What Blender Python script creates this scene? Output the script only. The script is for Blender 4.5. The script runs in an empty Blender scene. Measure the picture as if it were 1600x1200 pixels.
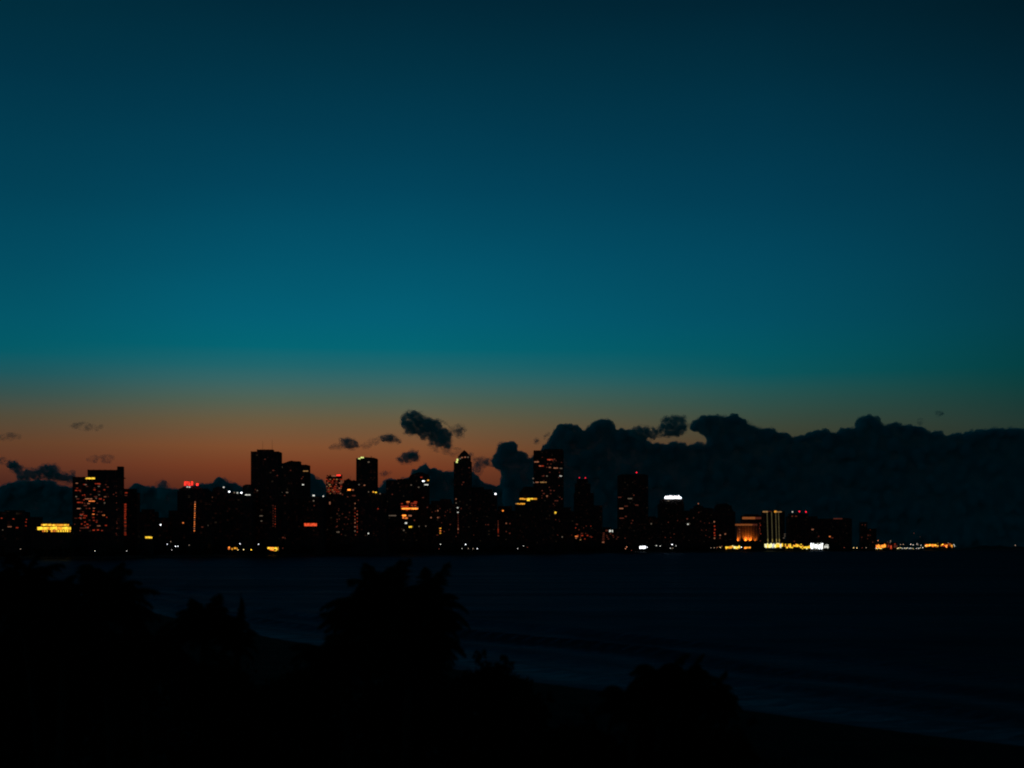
import bpy, bmesh, math, random
import numpy as np
from mathutils import Vector, Matrix, noise

# ------------------------------------------------------------------ frame
F, CAMH, HY = 2198.0, 14.0, 855.0          # focal length and horizon in the photo's 1600x1200 pixels
sc = bpy.context.scene
C = sc.collection
cam = bpy.data.objects.new("camera", bpy.data.cameras.new("camera"))
C.objects.link(cam)
cam.location = (0, 0, CAMH)
cam.rotation_euler = (math.radians(90), 0, 0)
cam.data.sensor_width = 36
cam.data.lens = 36 * F / 1600
cam.data.shift_y = (HY - 600) / 1600
cam.data.clip_start = 0.5
cam.data.clip_end = 120000
sc.camera = cam
cam.data.dof.use_dof = True          # focused on the city: the near palms are a little soft
cam.data.dof.focus_distance = 3000
cam.data.dof.aperture_fstop = 0.38
sc.view_settings.view_transform = 'Standard'
sc.view_settings.look = 'None'
sc.view_settings.exposure = 0
sc.view_settings.gamma = 1
sc.render.engine = 'CYCLES'
sc.cycles.use_denoising = True
sc.cycles.volume_bounces = 4
sc.cycles.max_bounces = 8
sc.cycles.sample_clamp_indirect = 1.0
sc.cycles.filter_width = 2.0


def lin(c):
    return tuple(((v / 255) / 12.92 if v / 255 <= 0.04045 else ((v / 255 + 0.055) / 1.055) ** 2.4) for v in c)


def sky_world():
    w = bpy.data.worlds.new("World")
    sc.world = w
    w.use_nodes = True
    nt = w.node_tree
    N, L = nt.nodes, nt.links
    N.clear()

    def m(op, a, b=None, c=None, clamp=False):
        n = N.new('ShaderNodeMath')
        n.operation = op
        n.use_clamp = clamp
        for i, v in enumerate((a, b, c)):
            if v is None:
                continue
            if isinstance(v, (int, float)):
                n.inputs[i].default_value = v
            else:
                L.new(v, n.inputs[i])
        return n.outputs[0]

    def rng(v, a, b, c=0.0, d=1.0, smooth=False):
        n = N.new('ShaderNodeMapRange')
        n.interpolation_type = 'SMOOTHSTEP' if smooth else 'LINEAR'
        L.new(v, n.inputs['Value'])
        for k, x in zip(('From Min', 'From Max', 'To Min', 'To Max'), (a, b, c, d)):
            n.inputs[k].default_value = x
        return n.outputs[0]

    def ramp(v, stops, k=1.0):
        n = N.new('ShaderNodeValToRGB')
        cr = n.color_ramp
        pts = sorted(((HY - y) / F / 1.2 * k, lin(c)) for y, c in stops)
        while len(cr.elements) < len(pts):
            cr.elements.new(0.5)
        for e, (p, c) in zip(cr.elements, pts):
            e.position = max(0, min(1, p))
        for e, (p, c) in zip(cr.elements, pts):
            e.color = (*c, 1)
        L.new(v, n.inputs[0])
        return n.outputs[0]

    def mix(f, a, b, kind='MIX'):
        n = N.new('ShaderNodeMix')
        n.data_type = 'RGBA'
        n.blend_type = kind
        if isinstance(f, float):
            n.inputs[0].default_value = f
        else:
            L.new(f, n.inputs[0])
        for s, v in ((6, a), (7, b)):
            if isinstance(v, tuple):
                n.inputs[s].default_value = v
            else:
                L.new(v, n.inputs[s])
        return n.outputs[2]

    tc = N.new('ShaderNodeTexCoord')
    sp = N.new('ShaderNodeSeparateXYZ')
    L.new(tc.outputs['Generated'], sp.inputs[0])
    x, y, z = sp.outputs
    hyp = m('SQRT', m('ADD', m('MULTIPLY', x, x), m('ADD', m('MULTIPLY', y, y), 1e-6)))
    t = m('DIVIDE', m('DIVIDE', m('MAXIMUM', z, 0.0), hyp), 1.2, clamp=True)
    az = m('MULTIPLY', m('ARCTAN2', x, y), 180 / math.pi)
    night = lambda k: [(-700, (0, int(20 * k), int(33 * k))), (-1700, (0, int(9 * k), int(17 * k)))]
    Cc = ramp(t, [(0, (0, 39, 55)), (100, (0, 48, 66)), (200, (0, 57, 78)), (300, (0, 67, 90)), (400, (0, 80, 103)),
                  (500, (0, 92, 113)), (545, (0, 99, 113)), (575, (30, 100, 107)), (600, (56, 100, 99)), (630, (82, 96, 81)),
                  (660, (106, 89, 63)), (700, (126, 77, 46)), (730, (119, 60, 35)), (770, (90, 40, 27)), (855, (48, 24, 18))] + night(1))
    Lc = ramp(t, [(0, (0, 45, 61)), (100, (0, 50, 69)), (200, (0, 58, 78)), (300, (0, 66, 87)), (400, (0, 76, 97)),
                  (500, (0, 85, 102)), (545, (0, 89, 101)), (580, (26, 85, 91)), (610, (50, 80, 77)), (650, (80, 73, 56)),
                  (690, (97, 63, 41)), (720, (95, 52, 35)), (760, (70, 34, 28)), (855, (40, 22, 18))] + night(1), .94)
    Mc = ramp(t, [(0, (0, 35, 50)), (100, (0, 44, 61)), (200, (0, 52, 72)), (300, (0, 60, 82)), (400, (0, 69, 91)), (500, (0, 78, 97)),
                  (550, (0, 83, 95)), (585, (8, 84, 90)), (610, (34, 82, 80)), (640, (50, 76, 67)), (670, (62, 68, 53)), (700, (66, 58, 42)),
                  (740, (56, 42, 32)), (855, (24, 18, 16))] + night(.9), .984)
    Rc = ramp(t, [(0, (0, 26, 37)), (100, (0, 33, 47)), (200, (0, 41, 57)), (300, (0, 48, 65)), (400, (0, 54, 70)),
                  (500, (0, 59, 70)), (570, (0, 60, 63)), (600, (4, 58, 57)), (630, (18, 54, 51)), (660, (28, 51, 46)), (690, (32, 46, 39)),
                  (730, (30, 34, 28)), (855, (14, 16, 16))] + night(.8), .94)
    s1 = rng(az, -21, -9, smooth=True)
    s2 = rng(az, -4, 10)
    s3 = rng(az, 10, 21)
    col = mix(s3, mix(s2, mix(s1, Lc, Cc), Mc), Rc)
    # faint unevenness of the air so that the gradient is not perfectly clean
    nz = N.new('ShaderNodeTexNoise')
    nz.inputs['Scale'].default_value = 2.2
    nz.inputs['Detail'].default_value = 3
    mp = N.new('ShaderNodeMapping')
    mp.inputs['Scale'].default_value = (1, 1, 4)
    L.new(tc.outputs['Generated'], mp.inputs[0])
    L.new(mp.outputs[0], nz.inputs['Vector'])
    uneven = rng(nz.outputs[0], 0.3, 0.7, 0.95, 1.05)
    # afterglow ahead; the unseen sky behind is raised to light the clouds
    away = m('ABSOLUTE', m('ADD', az, 5.0))
    dusk = rng(away, 27, 120, 1.0, 0.75, smooth=True)
    high = rng(z, 0.55, 1.0, smooth=True)
    k = m('ADD', m('MULTIPLY', dusk, m('SUBTRACT', 1.0, high)), m('MULTIPLY', 0.45, high))
    k = m('MULTIPLY', k, uneven)
    below = rng(z, -0.05, 0.0, 0.15, 1.0)
    k = m('MULTIPLY', k, below)
    bg = N.new('ShaderNodeBackground')
    L.new(col, bg.inputs[0])
    L.new(k, bg.inputs[1])
    # the clear twilight air itself, sun a few degrees under the horizon ahead
    st = N.new('ShaderNodeTexSky')
    st.sky_type = 'NISHITA'
    st.sun_disc = False
    st.sun_elevation = math.radians(-4.5)
    st.sun_rotation = math.radians(-5)
    b2 = N.new('ShaderNodeBackground')
    L.new(st.outputs[0], b2.inputs[0])
    b2.inputs[1].default_value = 0.01
    ad = N.new('ShaderNodeAddShader')
    L.new(bg.outputs[0], ad.inputs[0])
    L.new(b2.outputs[0], ad.inputs[1])
    out = N.new('ShaderNodeOutputWorld')
    L.new(ad.outputs[0], out.inputs[0])


sky_world()

# ------------------------------------------------------------------ helpers
rnd = random.Random(7)


def px2w(px, py, Y):
    return Vector(((px - 800) / F * Y, Y, CAMH + (HY - py) / F * Y))


_m = {}


def new_mat(name):
    mt = bpy.data.materials.new(name)
    mt.use_nodes = True
    return mt, mt.node_tree, mt.node_tree.nodes['Principled BSDF']


def surf(name, col, rough=0.7, vary=0.25, scale=0.3, spec=0.3, metal=0.0):
    if name in _m:
        return _m[name]
    mt, nt, b = new_mat(name)
    tc = nt.nodes.new('ShaderNodeTexCoord')
    n = nt.nodes.new('ShaderNodeTexNoise')
    n.inputs['Scale'].default_value = scale
    n.inputs['Detail'].default_value = 6
    nt.links.new(tc.outputs['Object'], n.inputs['Vector'])
    r = nt.nodes.new('ShaderNodeValToRGB')
    r.color_ramp.elements[0].position = 0.3
    r.color_ramp.elements[1].position = 0.7
    r.color_ramp.elements[0].color = (*[c * (1 - vary) for c in col], 1)
    r.color_ramp.elements[1].color = (*[c * (1 + vary) for c in col], 1)
    nt.links.new(n.outputs[0], r.inputs[0])
    nt.links.new(r.outputs[0], b.inputs['Base Color'])
    b.inputs['Roughness'].default_value = rough
    b.inputs['Specular IOR Level'].default_value = spec
    b.inputs['Metallic'].default_value = metal
    _m[name] = mt
    return mt


def glow(name, col, strength, sample=False):
    key = 'glow_' + name
    if key in _m:
        return _m[key]
    mt, nt, b = new_mat(key)
    b.inputs['Base Color'].default_value = (0.05, 0.05, 0.05, 1)
    b.inputs['Emission Color'].default_value = (*col, 1)
    b.inputs['Emission Strength'].default_value = strength
    # curtains, lamps and furniture behind the glass make every lit pane a little uneven
    tc = nt.nodes.new('ShaderNodeTexCoord')
    n = nt.nodes.new('ShaderNodeTexNoise')
    n.inputs['Scale'].default_value = 0.45
    nt.links.new(tc.outputs['Object'], n.inputs['Vector'])
    r = nt.nodes.new('ShaderNodeMapRange')
    r.inputs['From Min'].default_value = 0.35
    r.inputs['From Max'].default_value = 0.65
    r.inputs['To Min'].default_value = strength * 0.55
    r.inputs['To Max'].default_value = strength * 1.35
    nt.links.new(n.outputs[0], r.inputs['Value'])
    nt.links.new(r.outputs[0], b.inputs['Emission Strength'])
    mt.cycles.emission_sampling = 'AUTO' if sample else 'NONE'
    _m[key] = mt
    return mt


CONC = lambda: surf('concrete_dark', (0.07, 0.058, 0.055), 0.85)
CONC2 = lambda: surf('concrete_tan', (0.10, 0.07, 0.055), 0.85)


def GLASS():
    """dark glazing; faint emission on every pane stands in for warm street glow"""
    if 'glazing' in _m:
        return _m['glazing']
    mt, nt, b = new_mat('glazing_painted_glow')
    L = nt.links.new
    b.inputs['Base Color'].default_value = (0.008, 0.009, 0.010, 1)
    b.inputs['Roughness'].default_value = 0.3
    b.inputs['Specular IOR Level'].default_value = 0.3
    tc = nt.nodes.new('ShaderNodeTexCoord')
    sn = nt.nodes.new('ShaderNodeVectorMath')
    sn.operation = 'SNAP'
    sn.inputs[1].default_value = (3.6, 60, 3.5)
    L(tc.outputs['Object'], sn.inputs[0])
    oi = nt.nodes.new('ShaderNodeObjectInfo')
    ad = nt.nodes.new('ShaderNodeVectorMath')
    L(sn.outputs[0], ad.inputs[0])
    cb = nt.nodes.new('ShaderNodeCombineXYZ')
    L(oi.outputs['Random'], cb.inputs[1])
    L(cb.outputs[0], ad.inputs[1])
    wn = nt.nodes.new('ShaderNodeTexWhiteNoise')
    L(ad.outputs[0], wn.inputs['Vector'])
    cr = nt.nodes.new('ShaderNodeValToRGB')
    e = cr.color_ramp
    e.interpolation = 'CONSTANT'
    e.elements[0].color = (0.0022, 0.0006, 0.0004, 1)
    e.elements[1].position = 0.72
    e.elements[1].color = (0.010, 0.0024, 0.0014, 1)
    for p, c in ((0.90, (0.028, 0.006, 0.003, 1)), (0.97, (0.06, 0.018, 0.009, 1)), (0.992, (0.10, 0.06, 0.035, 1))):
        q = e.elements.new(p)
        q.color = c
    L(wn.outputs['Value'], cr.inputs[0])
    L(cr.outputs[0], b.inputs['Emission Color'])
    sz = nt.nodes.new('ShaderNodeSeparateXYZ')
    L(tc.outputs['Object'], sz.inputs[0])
    mr = nt.nodes.new('ShaderNodeMapRange')          # painted glow fades out towards the street floors
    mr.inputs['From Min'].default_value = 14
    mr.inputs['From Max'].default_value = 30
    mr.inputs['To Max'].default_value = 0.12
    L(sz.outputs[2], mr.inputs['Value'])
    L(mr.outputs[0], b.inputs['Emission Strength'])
    mt.cycles.emission_sampling = 'NONE'
    _m['glazing'] = mt
    return mt


METAL = lambda: surf('painted_metal_grey', (0.09, 0.09, 0.09), 0.5, 0.1, 1, 0.4)
WINC = {  # lit windows and lamps: colour, strength
    'r': ((1.0, 0.09, 0.03), 0.32), 'rr': ((1.0, 0.03, 0.02), 2.6), 'o': ((1.0, 0.24, 0.05), 0.9), 'oo': ((1.0, 0.26, 0.03), 2.2),
    'd': ((1.0, 0.22, 0.12), 0.075), 'p': ((1.0, 0.36, 0.18), 0.30), 'w': ((0.85, 0.85, 0.75), 0.9), 'ww': ((0.9, 0.95, 1.0), 3.2),
    'y': ((1.0, 0.40, 0.03), 1.0), 'yy': ((1.0, 0.60, 0.04), 1.35), 'e': ((1.0, 0.28, 0.07), 0.22), 'py': ((1.0, 0.93, 0.36), 1.25), 'st': ((0.8, 0.66, 0.28), 0.08), 'g': ((0.75, 0.85, 0.25), 1.2), 'm': ((1.0, 0.50, 0.16), 0.30),
    'f': ((0.9, 0.65, 0.45), 0.13), 'g2': ((.85, .62, .15), .35), 'sr': ((1.0, 0.015, 0.045), 1.5), 'so': ((1.0, 0.10, 0.03), 0.85),
}


def W(k):
    c, s = WINC[k]
    return glow(k, c, s)


class MB:
    def __init__(self):
        self.v, self.f = [], []

    def add(self, vs, fs):
        o = len(self.v)
        self.v += [tuple(p) for p in vs]
        self.f += [tuple(i + o for i in q) for q in fs]

    def box(self, x0, x1, y0, y1, z0, z1):
        self.add([(x0, y0, z0), (x1, y0, z0), (x1, y1, z0), (x0, y1, z0), (x0, y0, z1), (x1, y0, z1), (x1, y1, z1), (x0, y1, z1)],
                 [(0, 3, 2, 1), (4, 5, 6, 7), (0, 1, 5, 4), (1, 2, 6, 5), (2, 3, 7, 6), (3, 0, 4, 7)])

    def frustum(self, a, b, z0, z1, sx, sy, ox=0, oy=0):
        """box x in +-a, y in +-b at z0 shrinking to sx,sy at z1"""
        self.add([(ox - a, oy - b, z0), (ox + a, oy - b, z0), (ox + a, oy + b, z0), (ox - a, oy + b, z0),
                  (ox - sx, oy - sy, z1), (ox + sx, oy - sy, z1), (ox + sx, oy + sy, z1), (ox - sx, oy + sy, z1)],
                 [(0, 3, 2, 1), (4, 5, 6, 7), (0, 1, 5, 4), (1, 2, 6, 5), (2, 3, 7, 6), (3, 0, 4, 7)])

    def prism(self, poly, y0, y1):
        """poly in (x,z), extruded along y"""
        n = len(poly)
        self.add([(x, y0, z) for x, z in poly] + [(x, y1, z) for x, z in poly],
                 [tuple(range(n)), tuple(range(2 * n - 1, n - 1, -1))] + [(i, i + n, (i + 1) % n + n, (i + 1) % n) for i in range(n)])

    def cyl(self, cx, cy, z0, z1, r0, r1=None, n=8):
        r1 = r0 if r1 is None else r1
        vs = []
        for z, r in ((z0, r0), (z1, r1)):
            vs += [(cx + r * math.cos(2 * math.pi * i / n), cy + r * math.sin(2 * math.pi * i / n), z) for i in range(n)]
        self.add(vs, [tuple(range(n - 1, -1, -1)), tuple(range(n, 2 * n))] + [(i, (i + 1) % n, (i + 1) % n + n, i + n) for i in range(n)])

    def tube(self, pts, rads, n=6):
        rings = []
        for i, (p, r) in enumerate(zip(pts, rads)):
            d = (pts[min(i + 1, len(pts) - 1)] - pts[max(i - 1, 0)]).normalized()
            a = d.cross(Vector((0.31, 0.9, 0.2))).normalized()
            b = d.cross(a)
            rings.append([p + (a * math.cos(2 * math.pi * k / n) + b * math.sin(2 * math.pi * k / n)) * r for k in range(n)])
        vs = [q for r in rings for q in r]
        fs = [(i * n + k, i * n + (k + 1) % n, (i + 1) * n + (k + 1) % n, (i + 1) * n + k) for i in range(len(pts) - 1) for k in range(n)]
        fs += [tuple(range(n - 1, -1, -1)), tuple(range((len(pts) - 1) * n, len(pts) * n))]
        self.add(vs, fs)

    def ball(self, c, r, n=8, sq=1.0):
        vs, fs = [(c[0], c[1], c[2] - r * sq)], []
        rows = n // 2
        for i in range(1, rows):
            a = -math.pi / 2 + math.pi * i / rows
            vs += [(c[0] + r * math.cos(a) * math.cos(2 * math.pi * k / n), c[1] + r * math.cos(a) * math.sin(2 * math.pi * k / n), c[2] + r * sq * math.sin(a)) for k in range(n)]
        vs.append((c[0], c[1], c[2] + r * sq))
        top = len(vs) - 1
        for k in range(n):
            fs.append((0, 1 + (k + 1) % n, 1 + k))
            for i in range(rows - 2):
                a, b = 1 + i * n, 1 + (i + 1) * n
                fs.append((a + k, a + (k + 1) % n, b + (k + 1) % n, b + k))
            fs.append((1 + (rows - 2) * n + k, 1 + (rows - 2) * n + (k + 1) % n, top))
        self.add(vs, fs)

    def build(self, name, mat, parent=None, smooth=False):
        me = bpy.data.meshes.new(name)
        me.from_pydata(self.v, [], self.f)
        me.materials.append(mat)
        if smooth:
            me.polygons.foreach_set('use_smooth', [True] * len(me.polygons))
        me.update()
        o = bpy.data.objects.new(name, me)
        C.objects.link(o)
        if parent:
            o.parent = parent
        return o


def tag(o, label=None, cat=None, group=None, kind=None):
    for k, v in (('label', label), ('category', cat), ('group', group), ('kind', kind)):
        if v:
            o[k] = v
    return o


def empty(name, loc, rz=0.0):
    o = bpy.data.objects.new(name, None)
    C.objects.link(o)
    o.location = loc
    o.rotation_euler = (0, 0, rz)
    o.empty_display_size = 3
    return o


def copy_tree(o, parent=None):
    c = o.copy()
    C.objects.link(c)
    c.parent = parent
    for ch in [x for x in KIDS.get(o.name, [])]:
        copy_tree(ch, c)
    return c


KIDS = {}

# ------------------------------------------------------------------ coast line of the city across the bay
COAST = [(-400, 878), (0, 874), (170, 873), (330, 870.5), (480, 868), (700, 866), (900, 863.8), (1200, 861.5), (1490, 860), (1700, 859.4)]


def shoreY(px):
    ys = np.interp(px, [a for a, b in COAST], [b for a, b in COAST])
    return CAMH * F / (ys - HY)


# near beach: water's edge from left far to right near (world metres)
BEACH = [(-2400, 900), (-900, 800), (-420, 760), (-200, 520), (-120, 380), (-77, 299), (-34.7, 212), (1.3, 146.5), (9.2, 135.6), (19.8, 119.7),
         (30.8, 104.3), (36.5, 98.0), (52, 78), (80, 40), (110, -10), (140, -120)]


def shore_dist(x, y):
    """signed distance to the near beach line, positive out on the water"""
    x, y = np.asarray(x, float), np.asarray(y, float)
    best = np.full(x.shape, 1e9)
    sign = np.ones(x.shape)
    for (ax, ay), (bx, by) in zip(BEACH[:-1], BEACH[1:]):
        dx, dy = bx - ax, by - ay
        t = np.clip(((x - ax) * dx + (y - ay) * dy) / (dx * dx + dy * dy), 0, 1)
        ex, ey = x - ax - t * dx, y - ay - t * dy
        d = np.hypot(ex, ey)
        s = np.sign(dx * ey - dy * ex)
        m = d < best
        best = np.where(m, d, best)
        sign = np.where(m, s, sign)
    return best * sign


def grid_mesh(name, xs, ys, zf, mat):
    """xs: 2-D array rows x cols of X, ys same, z computed"""
    z = zf(xs, ys)
    r, c = xs.shape
    v = np.stack([xs, ys, z], -1).reshape(-1, 3)
    i = np.arange(r * c).reshape(r, c)
    f = np.stack([i[:-1, :-1], i[:-1, 1:], i[1:, 1:], i[1:, :-1]], -1).reshape(-1, 4)
    me = bpy.data.meshes.new(name)
    me.from_pydata(v.tolist(), [], f.tolist())
    me.polygons.foreach_set('use_smooth', [True] * len(me.polygons))
    me.materials.append(mat)
    me.update()
    o = bpy.data.objects.new(name, me)
    C.objects.link(o)
    return o


# ------------------------------------------------------------------ water
def water_mat():
    mt = bpy.data.materials.new('sea_water')
    mt.use_nodes = True
    nt = mt.node_tree
    nt.nodes.clear()
    L = nt.links.new
    tc = nt.nodes.new('ShaderNodeTexCoord')

    def streaks(rot, scl, detail, rough=.6):
        mp = nt.nodes.new('ShaderNodeMapping')
        mp.inputs['Rotation'].default_value = (0, 0, math.radians(rot))
        mp.inputs['Scale'].default_value = scl
        L(tc.outputs['Object'], mp.inputs[0])
        n = nt.nodes.new('ShaderNodeTexNoise')
        n.inputs['Scale'].default_value = 0.8
        n.inputs['Detail'].default_value = detail
        n.inputs['Roughness'].default_value = rough
        L(mp.outputs[0], n.inputs['Vector'])
        return n.outputs[0]

    bp = nt.nodes.new('ShaderNodeBump')
    bp.inputs['Strength'].default_value = 0.6
    bp.inputs['Distance'].default_value = 0.6
    L(streaks(-8, (0.05, 0.45, 1), 7), bp.inputs['Height'])
    # wind streaks change how smooth the surface is
    r = nt.nodes.new('ShaderNodeMapRange')
    r.inputs['From Min'].default_value = 0.35
    r.inputs['From Max'].default_value = 0.65
    r.inputs['To Min'].default_value = 0.20
    r.inputs['To Max'].default_value = 0.42
    L(streaks(-4, (0.004, 0.035, 1), 5), r.inputs['Value'])
    gl = nt.nodes.new('ShaderNodeBsdfGlossy')
    gl.inputs['Color'].default_value = (0.42, 0.60, 0.80, 1)
    L(r.outputs[0], gl.inputs['Roughness'])
    L(bp.outputs[0], gl.inputs['Normal'])
    df = nt.nodes.new('ShaderNodeBsdfDiffuse')
    df.inputs['Color'].default_value = (0.001, 0.004, 0.007, 1)
    fr = nt.nodes.new('ShaderNodeFresnel')
    fr.inputs['IOR'].default_value = 1.333
    L(bp.outputs[0], fr.inputs['Normal'])
    # the facets of a choppy sea never lie flat to the eye: cap the grazing reflection
    cap = nt.nodes.new('ShaderNodeMath')
    cap.operation = 'MINIMUM'
    L(fr.outputs[0], cap.inputs[0])
    cap.inputs[1].default_value = WATER_CAP
    at = nt.nodes.new('ShaderNodeAttribute')
    at.attribute_name = 'foam'
    fm = nt.nodes.new('ShaderNodeMath')
    fm.operation = 'MULTIPLY'
    L(at.outputs['Fac'], fm.inputs[0])
    rg = nt.nodes.new('ShaderNodeMapRange')
    rg.inputs['From Min'].default_value = 0.42
    rg.inputs['From Max'].default_value = 0.62
    rg.inputs['To Min'].default_value = 0.25
    L(streaks(60, (0.12, 0.9, 1), 8, .7), rg.inputs['Value'])
    L(rg.outputs[0], fm.inputs[1])
    fc = nt.nodes.new('ShaderNodeMix')
    fc.data_type = 'RGBA'
    L(fm.outputs[0], fc.inputs[0])
    fc.inputs[6].default_value = (0.001, 0.004, 0.007, 1)
    fc.inputs[7].default_value = (0.42, 0.44, 0.45, 1)
    L(fc.outputs[2], df.inputs['Color'])
    mx = nt.nodes.new('ShaderNodeMixShader')
    L(cap.outputs[0], mx.inputs[0])
    L(df.outputs[0], mx.inputs[1])
    L(gl.outputs[0], mx.inputs[2])
    out = nt.nodes.new('ShaderNodeOutputMaterial')
    L(mx.outputs[0], out.inputs[0])
    return mt


WATER_CAP = 0.09


def sea_z(x, y):
    d = shore_dist(x, y)
    z = np.zeros_like(d)
    wob = 2.2 * np.sin(x * 0.05 + 1.0) + 1.4 * np.sin(y * 0.043 + x * 0.021) + 0.8 * np.sin(y * 0.11)
    for c, wd, a in ((5.5, 1.6, 0.35), (13.5, 2.2, 0.9), (27, 3.0, 1.25), (45, 4.0, 0.9), (66, 5, 0.6), (92, 6, .45)):
        amp = a * (0.75 + 0.35 * np.sin(y * 0.02 * (1 + c * .01) + c))
        q = (d - c - wob) / wd
        # steep towards the beach, gentle out to sea
        z += amp * np.exp(-np.where(q < 0, (q * 1.9) ** 2, (q * 0.75) ** 2))
    z += 0.10 * np.sin(x * 0.11 + y * 0.17) * np.exp(-np.maximum(d, 0) / 400)
    z += 0.06 * np.sin(x * 0.31 - y * 0.23)*np.exp(-np.maximum(d, 0) / 300)
    return np.where(d < 3, z * np.clip(d / 3, 0, 1), z)


rows = np.concatenate([np.arange(50, 330, 0.8), np.geomspace(330, 900, 90)[1:], np.geomspace(900, 60000, 60)[1:]])
cols = np.linspace(-1, 1, 190)
half = 60 + 0.62 * rows
XS = cols[None, :] * half[:, None]
YS = np.repeat(rows[:, None], len(cols), 1)
sea = grid_mesh('water', XS, YS, sea_z, water_mat())
tag(sea, kind='structure')
# spent foam lying between the breakers and the sand
_d = shore_dist(XS, YS)
_w = 2.2 * np.sin(XS * 0.05 + 1.0) + 1.4 * np.sin(YS * 0.043 + XS * 0.021) + 0.8 * np.sin(YS * 0.11)
_q = _d - _w
_foam = 1.45 * (0.75 * np.exp(-((_q - 3.5) / 3.0) ** 2) + 0.42 * np.exp(-((_q - 10) / 2.2) ** 2) + 0.30 * np.exp(-((_q - 21.5) / 2.6) ** 2) + 0.16 * np.exp(-((_q - 38) / 4) ** 2))
_a = sea.data.attributes.new('foam', 'FLOAT', 'POINT')
_a.data.foreach_set('value', _foam.ravel().astype(np.float32))

# ------------------------------------------------------------------ beach and dune under the camera
def land_z(x, y):
    d = -shore_dist(x, y)      # metres inland
    z = np.where(d < 0, d * 0.06, np.minimum(d * 0.055, 1.4)) + 0.02
    z += 1.7 * np.clip((d - 24) / 25, 0, 1) ** 1.5
    z += np.where(d > 0, 1, 0) * np.clip(d / 12, 0, 1) * (0.12 * np.sin(x * 0.7 + y * 0.4) + 0.1 * np.sin(x * 0.31 - y * 0.53) + 0.05 * np.sin(x * 1.9 + y * 1.3))
    return z


gx = np.concatenate([np.linspace(-2400, -160, 40), np.linspace(-156, 90, 124), np.linspace(94, 200, 14)])
gy = np.concatenate([np.linspace(-120, 20, 15), np.linspace(24, 320, 150), np.linspace(330, 960, 32)])
GX, GY = np.meshgrid(gx, gy)
gm, gnt, gb = new_mat('beach_sand')
_tc = gnt.nodes.new('ShaderNodeTexCoord')
_n = gnt.nodes.new('ShaderNodeTexNoise')
_n.inputs['Scale'].default_value = 0.35
_n.inputs['Detail'].default_value = 8
gnt.links.new(_tc.outputs['Object'], _n.inputs['Vector'])
_r = gnt.nodes.new('ShaderNodeValToRGB')
_r.color_ramp.elements[0].color = (0.009, 0.008, 0.007, 1)
_r.color_ramp.elements[1].color = (0.022, 0.02, 0.016, 1)
gnt.links.new(_n.outputs[0], _r.inputs[0])
gnt.links.new(_r.outputs[0], gb.inputs['Base Color'])
gb.inputs['Roughness'].default_value = 0.9
gb.inputs['Specular IOR Level'].default_value = 0.02
_b = gnt.nodes.new('ShaderNodeBump')
_b.inputs['Distance'].default_value = 0.15
gnt.links.new(_n.outputs[0], _b.inputs['Height'])
gnt.links.new(_b.outputs[0], gb.inputs['Normal'])
beach = grid_mesh('ground', GX, GY, land_z, gm)
tag(beach, kind='structure')

# ------------------------------------------------------------------ city ground: a low strip of land behind the coast line
cp = np.linspace(-420, 1690, 120)
cy = shoreY(cp)
cx = (cp - 800) / F * cy
VX, VY, VZ = [], [], []
off = [(-6, -1.0), (0, 0.4), (12, 1.8), (40, 2.2), (400, 3), (2500, 4)]
fade = np.clip((1600 - cp) / 130, 0, 1)
VX = np.array([cx * (cy + o) / cy for o, z in off])
VY = np.array([cy + o for o, z in off])
ZZ = np.array([np.full_like(cx, z) for o, z in off])
cityg = grid_mesh('land', VX, VY, lambda a, b: ZZ, surf('city_soil', (0.05, 0.045, 0.04), 0.95))
tag(cityg, kind='structure')
# far headland on the right, a low dark hill
hp = np.linspace(1360, 1900, 70)
hy = np.full_like(hp, 8200.0)
prof = 26 * np.clip((hp - 1480) / 60, 0.15, 1) * (0.8 + 0.2 * np.sin(hp * 0.05) + 0.12 * np.sin(hp * 0.21)) * np.clip((1900 - hp) / 100, 0.2, 1)
HX = np.array([(hp - 800) / F * (8200 + o) for o in (0, 120, 300, 700, 1100)])
HYY = np.array([hy + o for o in (0, 120, 300, 700, 1100)])
HZ = np.array([prof * k - .5 for k in (0, 0.7, 1, 0.7, 0)])
hill = grid_mesh('hills', HX, HYY, lambda a, b: HZ, surf('scrub_hill', (0.03, 0.035, 0.025), 0.95))
tag(hill, kind='structure')


# ------------------------------------------------------------------ building kit
def glyph_row(mb, x0, x1, z0, z1, y, n, rr, th=0.5):
    """a run of letter-like strokes, too far away to read"""
    w = (x1 - x0) / n
    for i in range(n):
        a, b = x0 + i * w + w * .1, x0 + (i + 1) * w - w * .12
        s = max((b - a) * .26, .35)
        k = rr.randrange(5)
        if k in (0, 1, 3, 4):
            mb.box(a, a + s, y, y + th, z0, z1)
        if k in (1, 2, 4):
            mb.box(a + s * 1.02 if k != 2 else a, b, y, y + th, z1 - s, z1)
        if k in (1, 3):
            mb.box(a + s * 1.02, b - s * 1.02, y, y + th, (z0 + z1) / 2 - s / 2, (z0 + z1) / 2 + s / 2)
        if k == 2:
            mb.box((a + b) / 2 - s / 2, (a + b) / 2 + s / 2, y, y + th, z0, z1 - s * 1.02)
        if k in (1, 4):
            mb.box(b - s, b, y, y + th, z0, z1 - s * 1.02)
        if k in (3, 0):
            mb.box(a + s * 1.02, b, y, y + th, z0, z0 + s)


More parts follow.
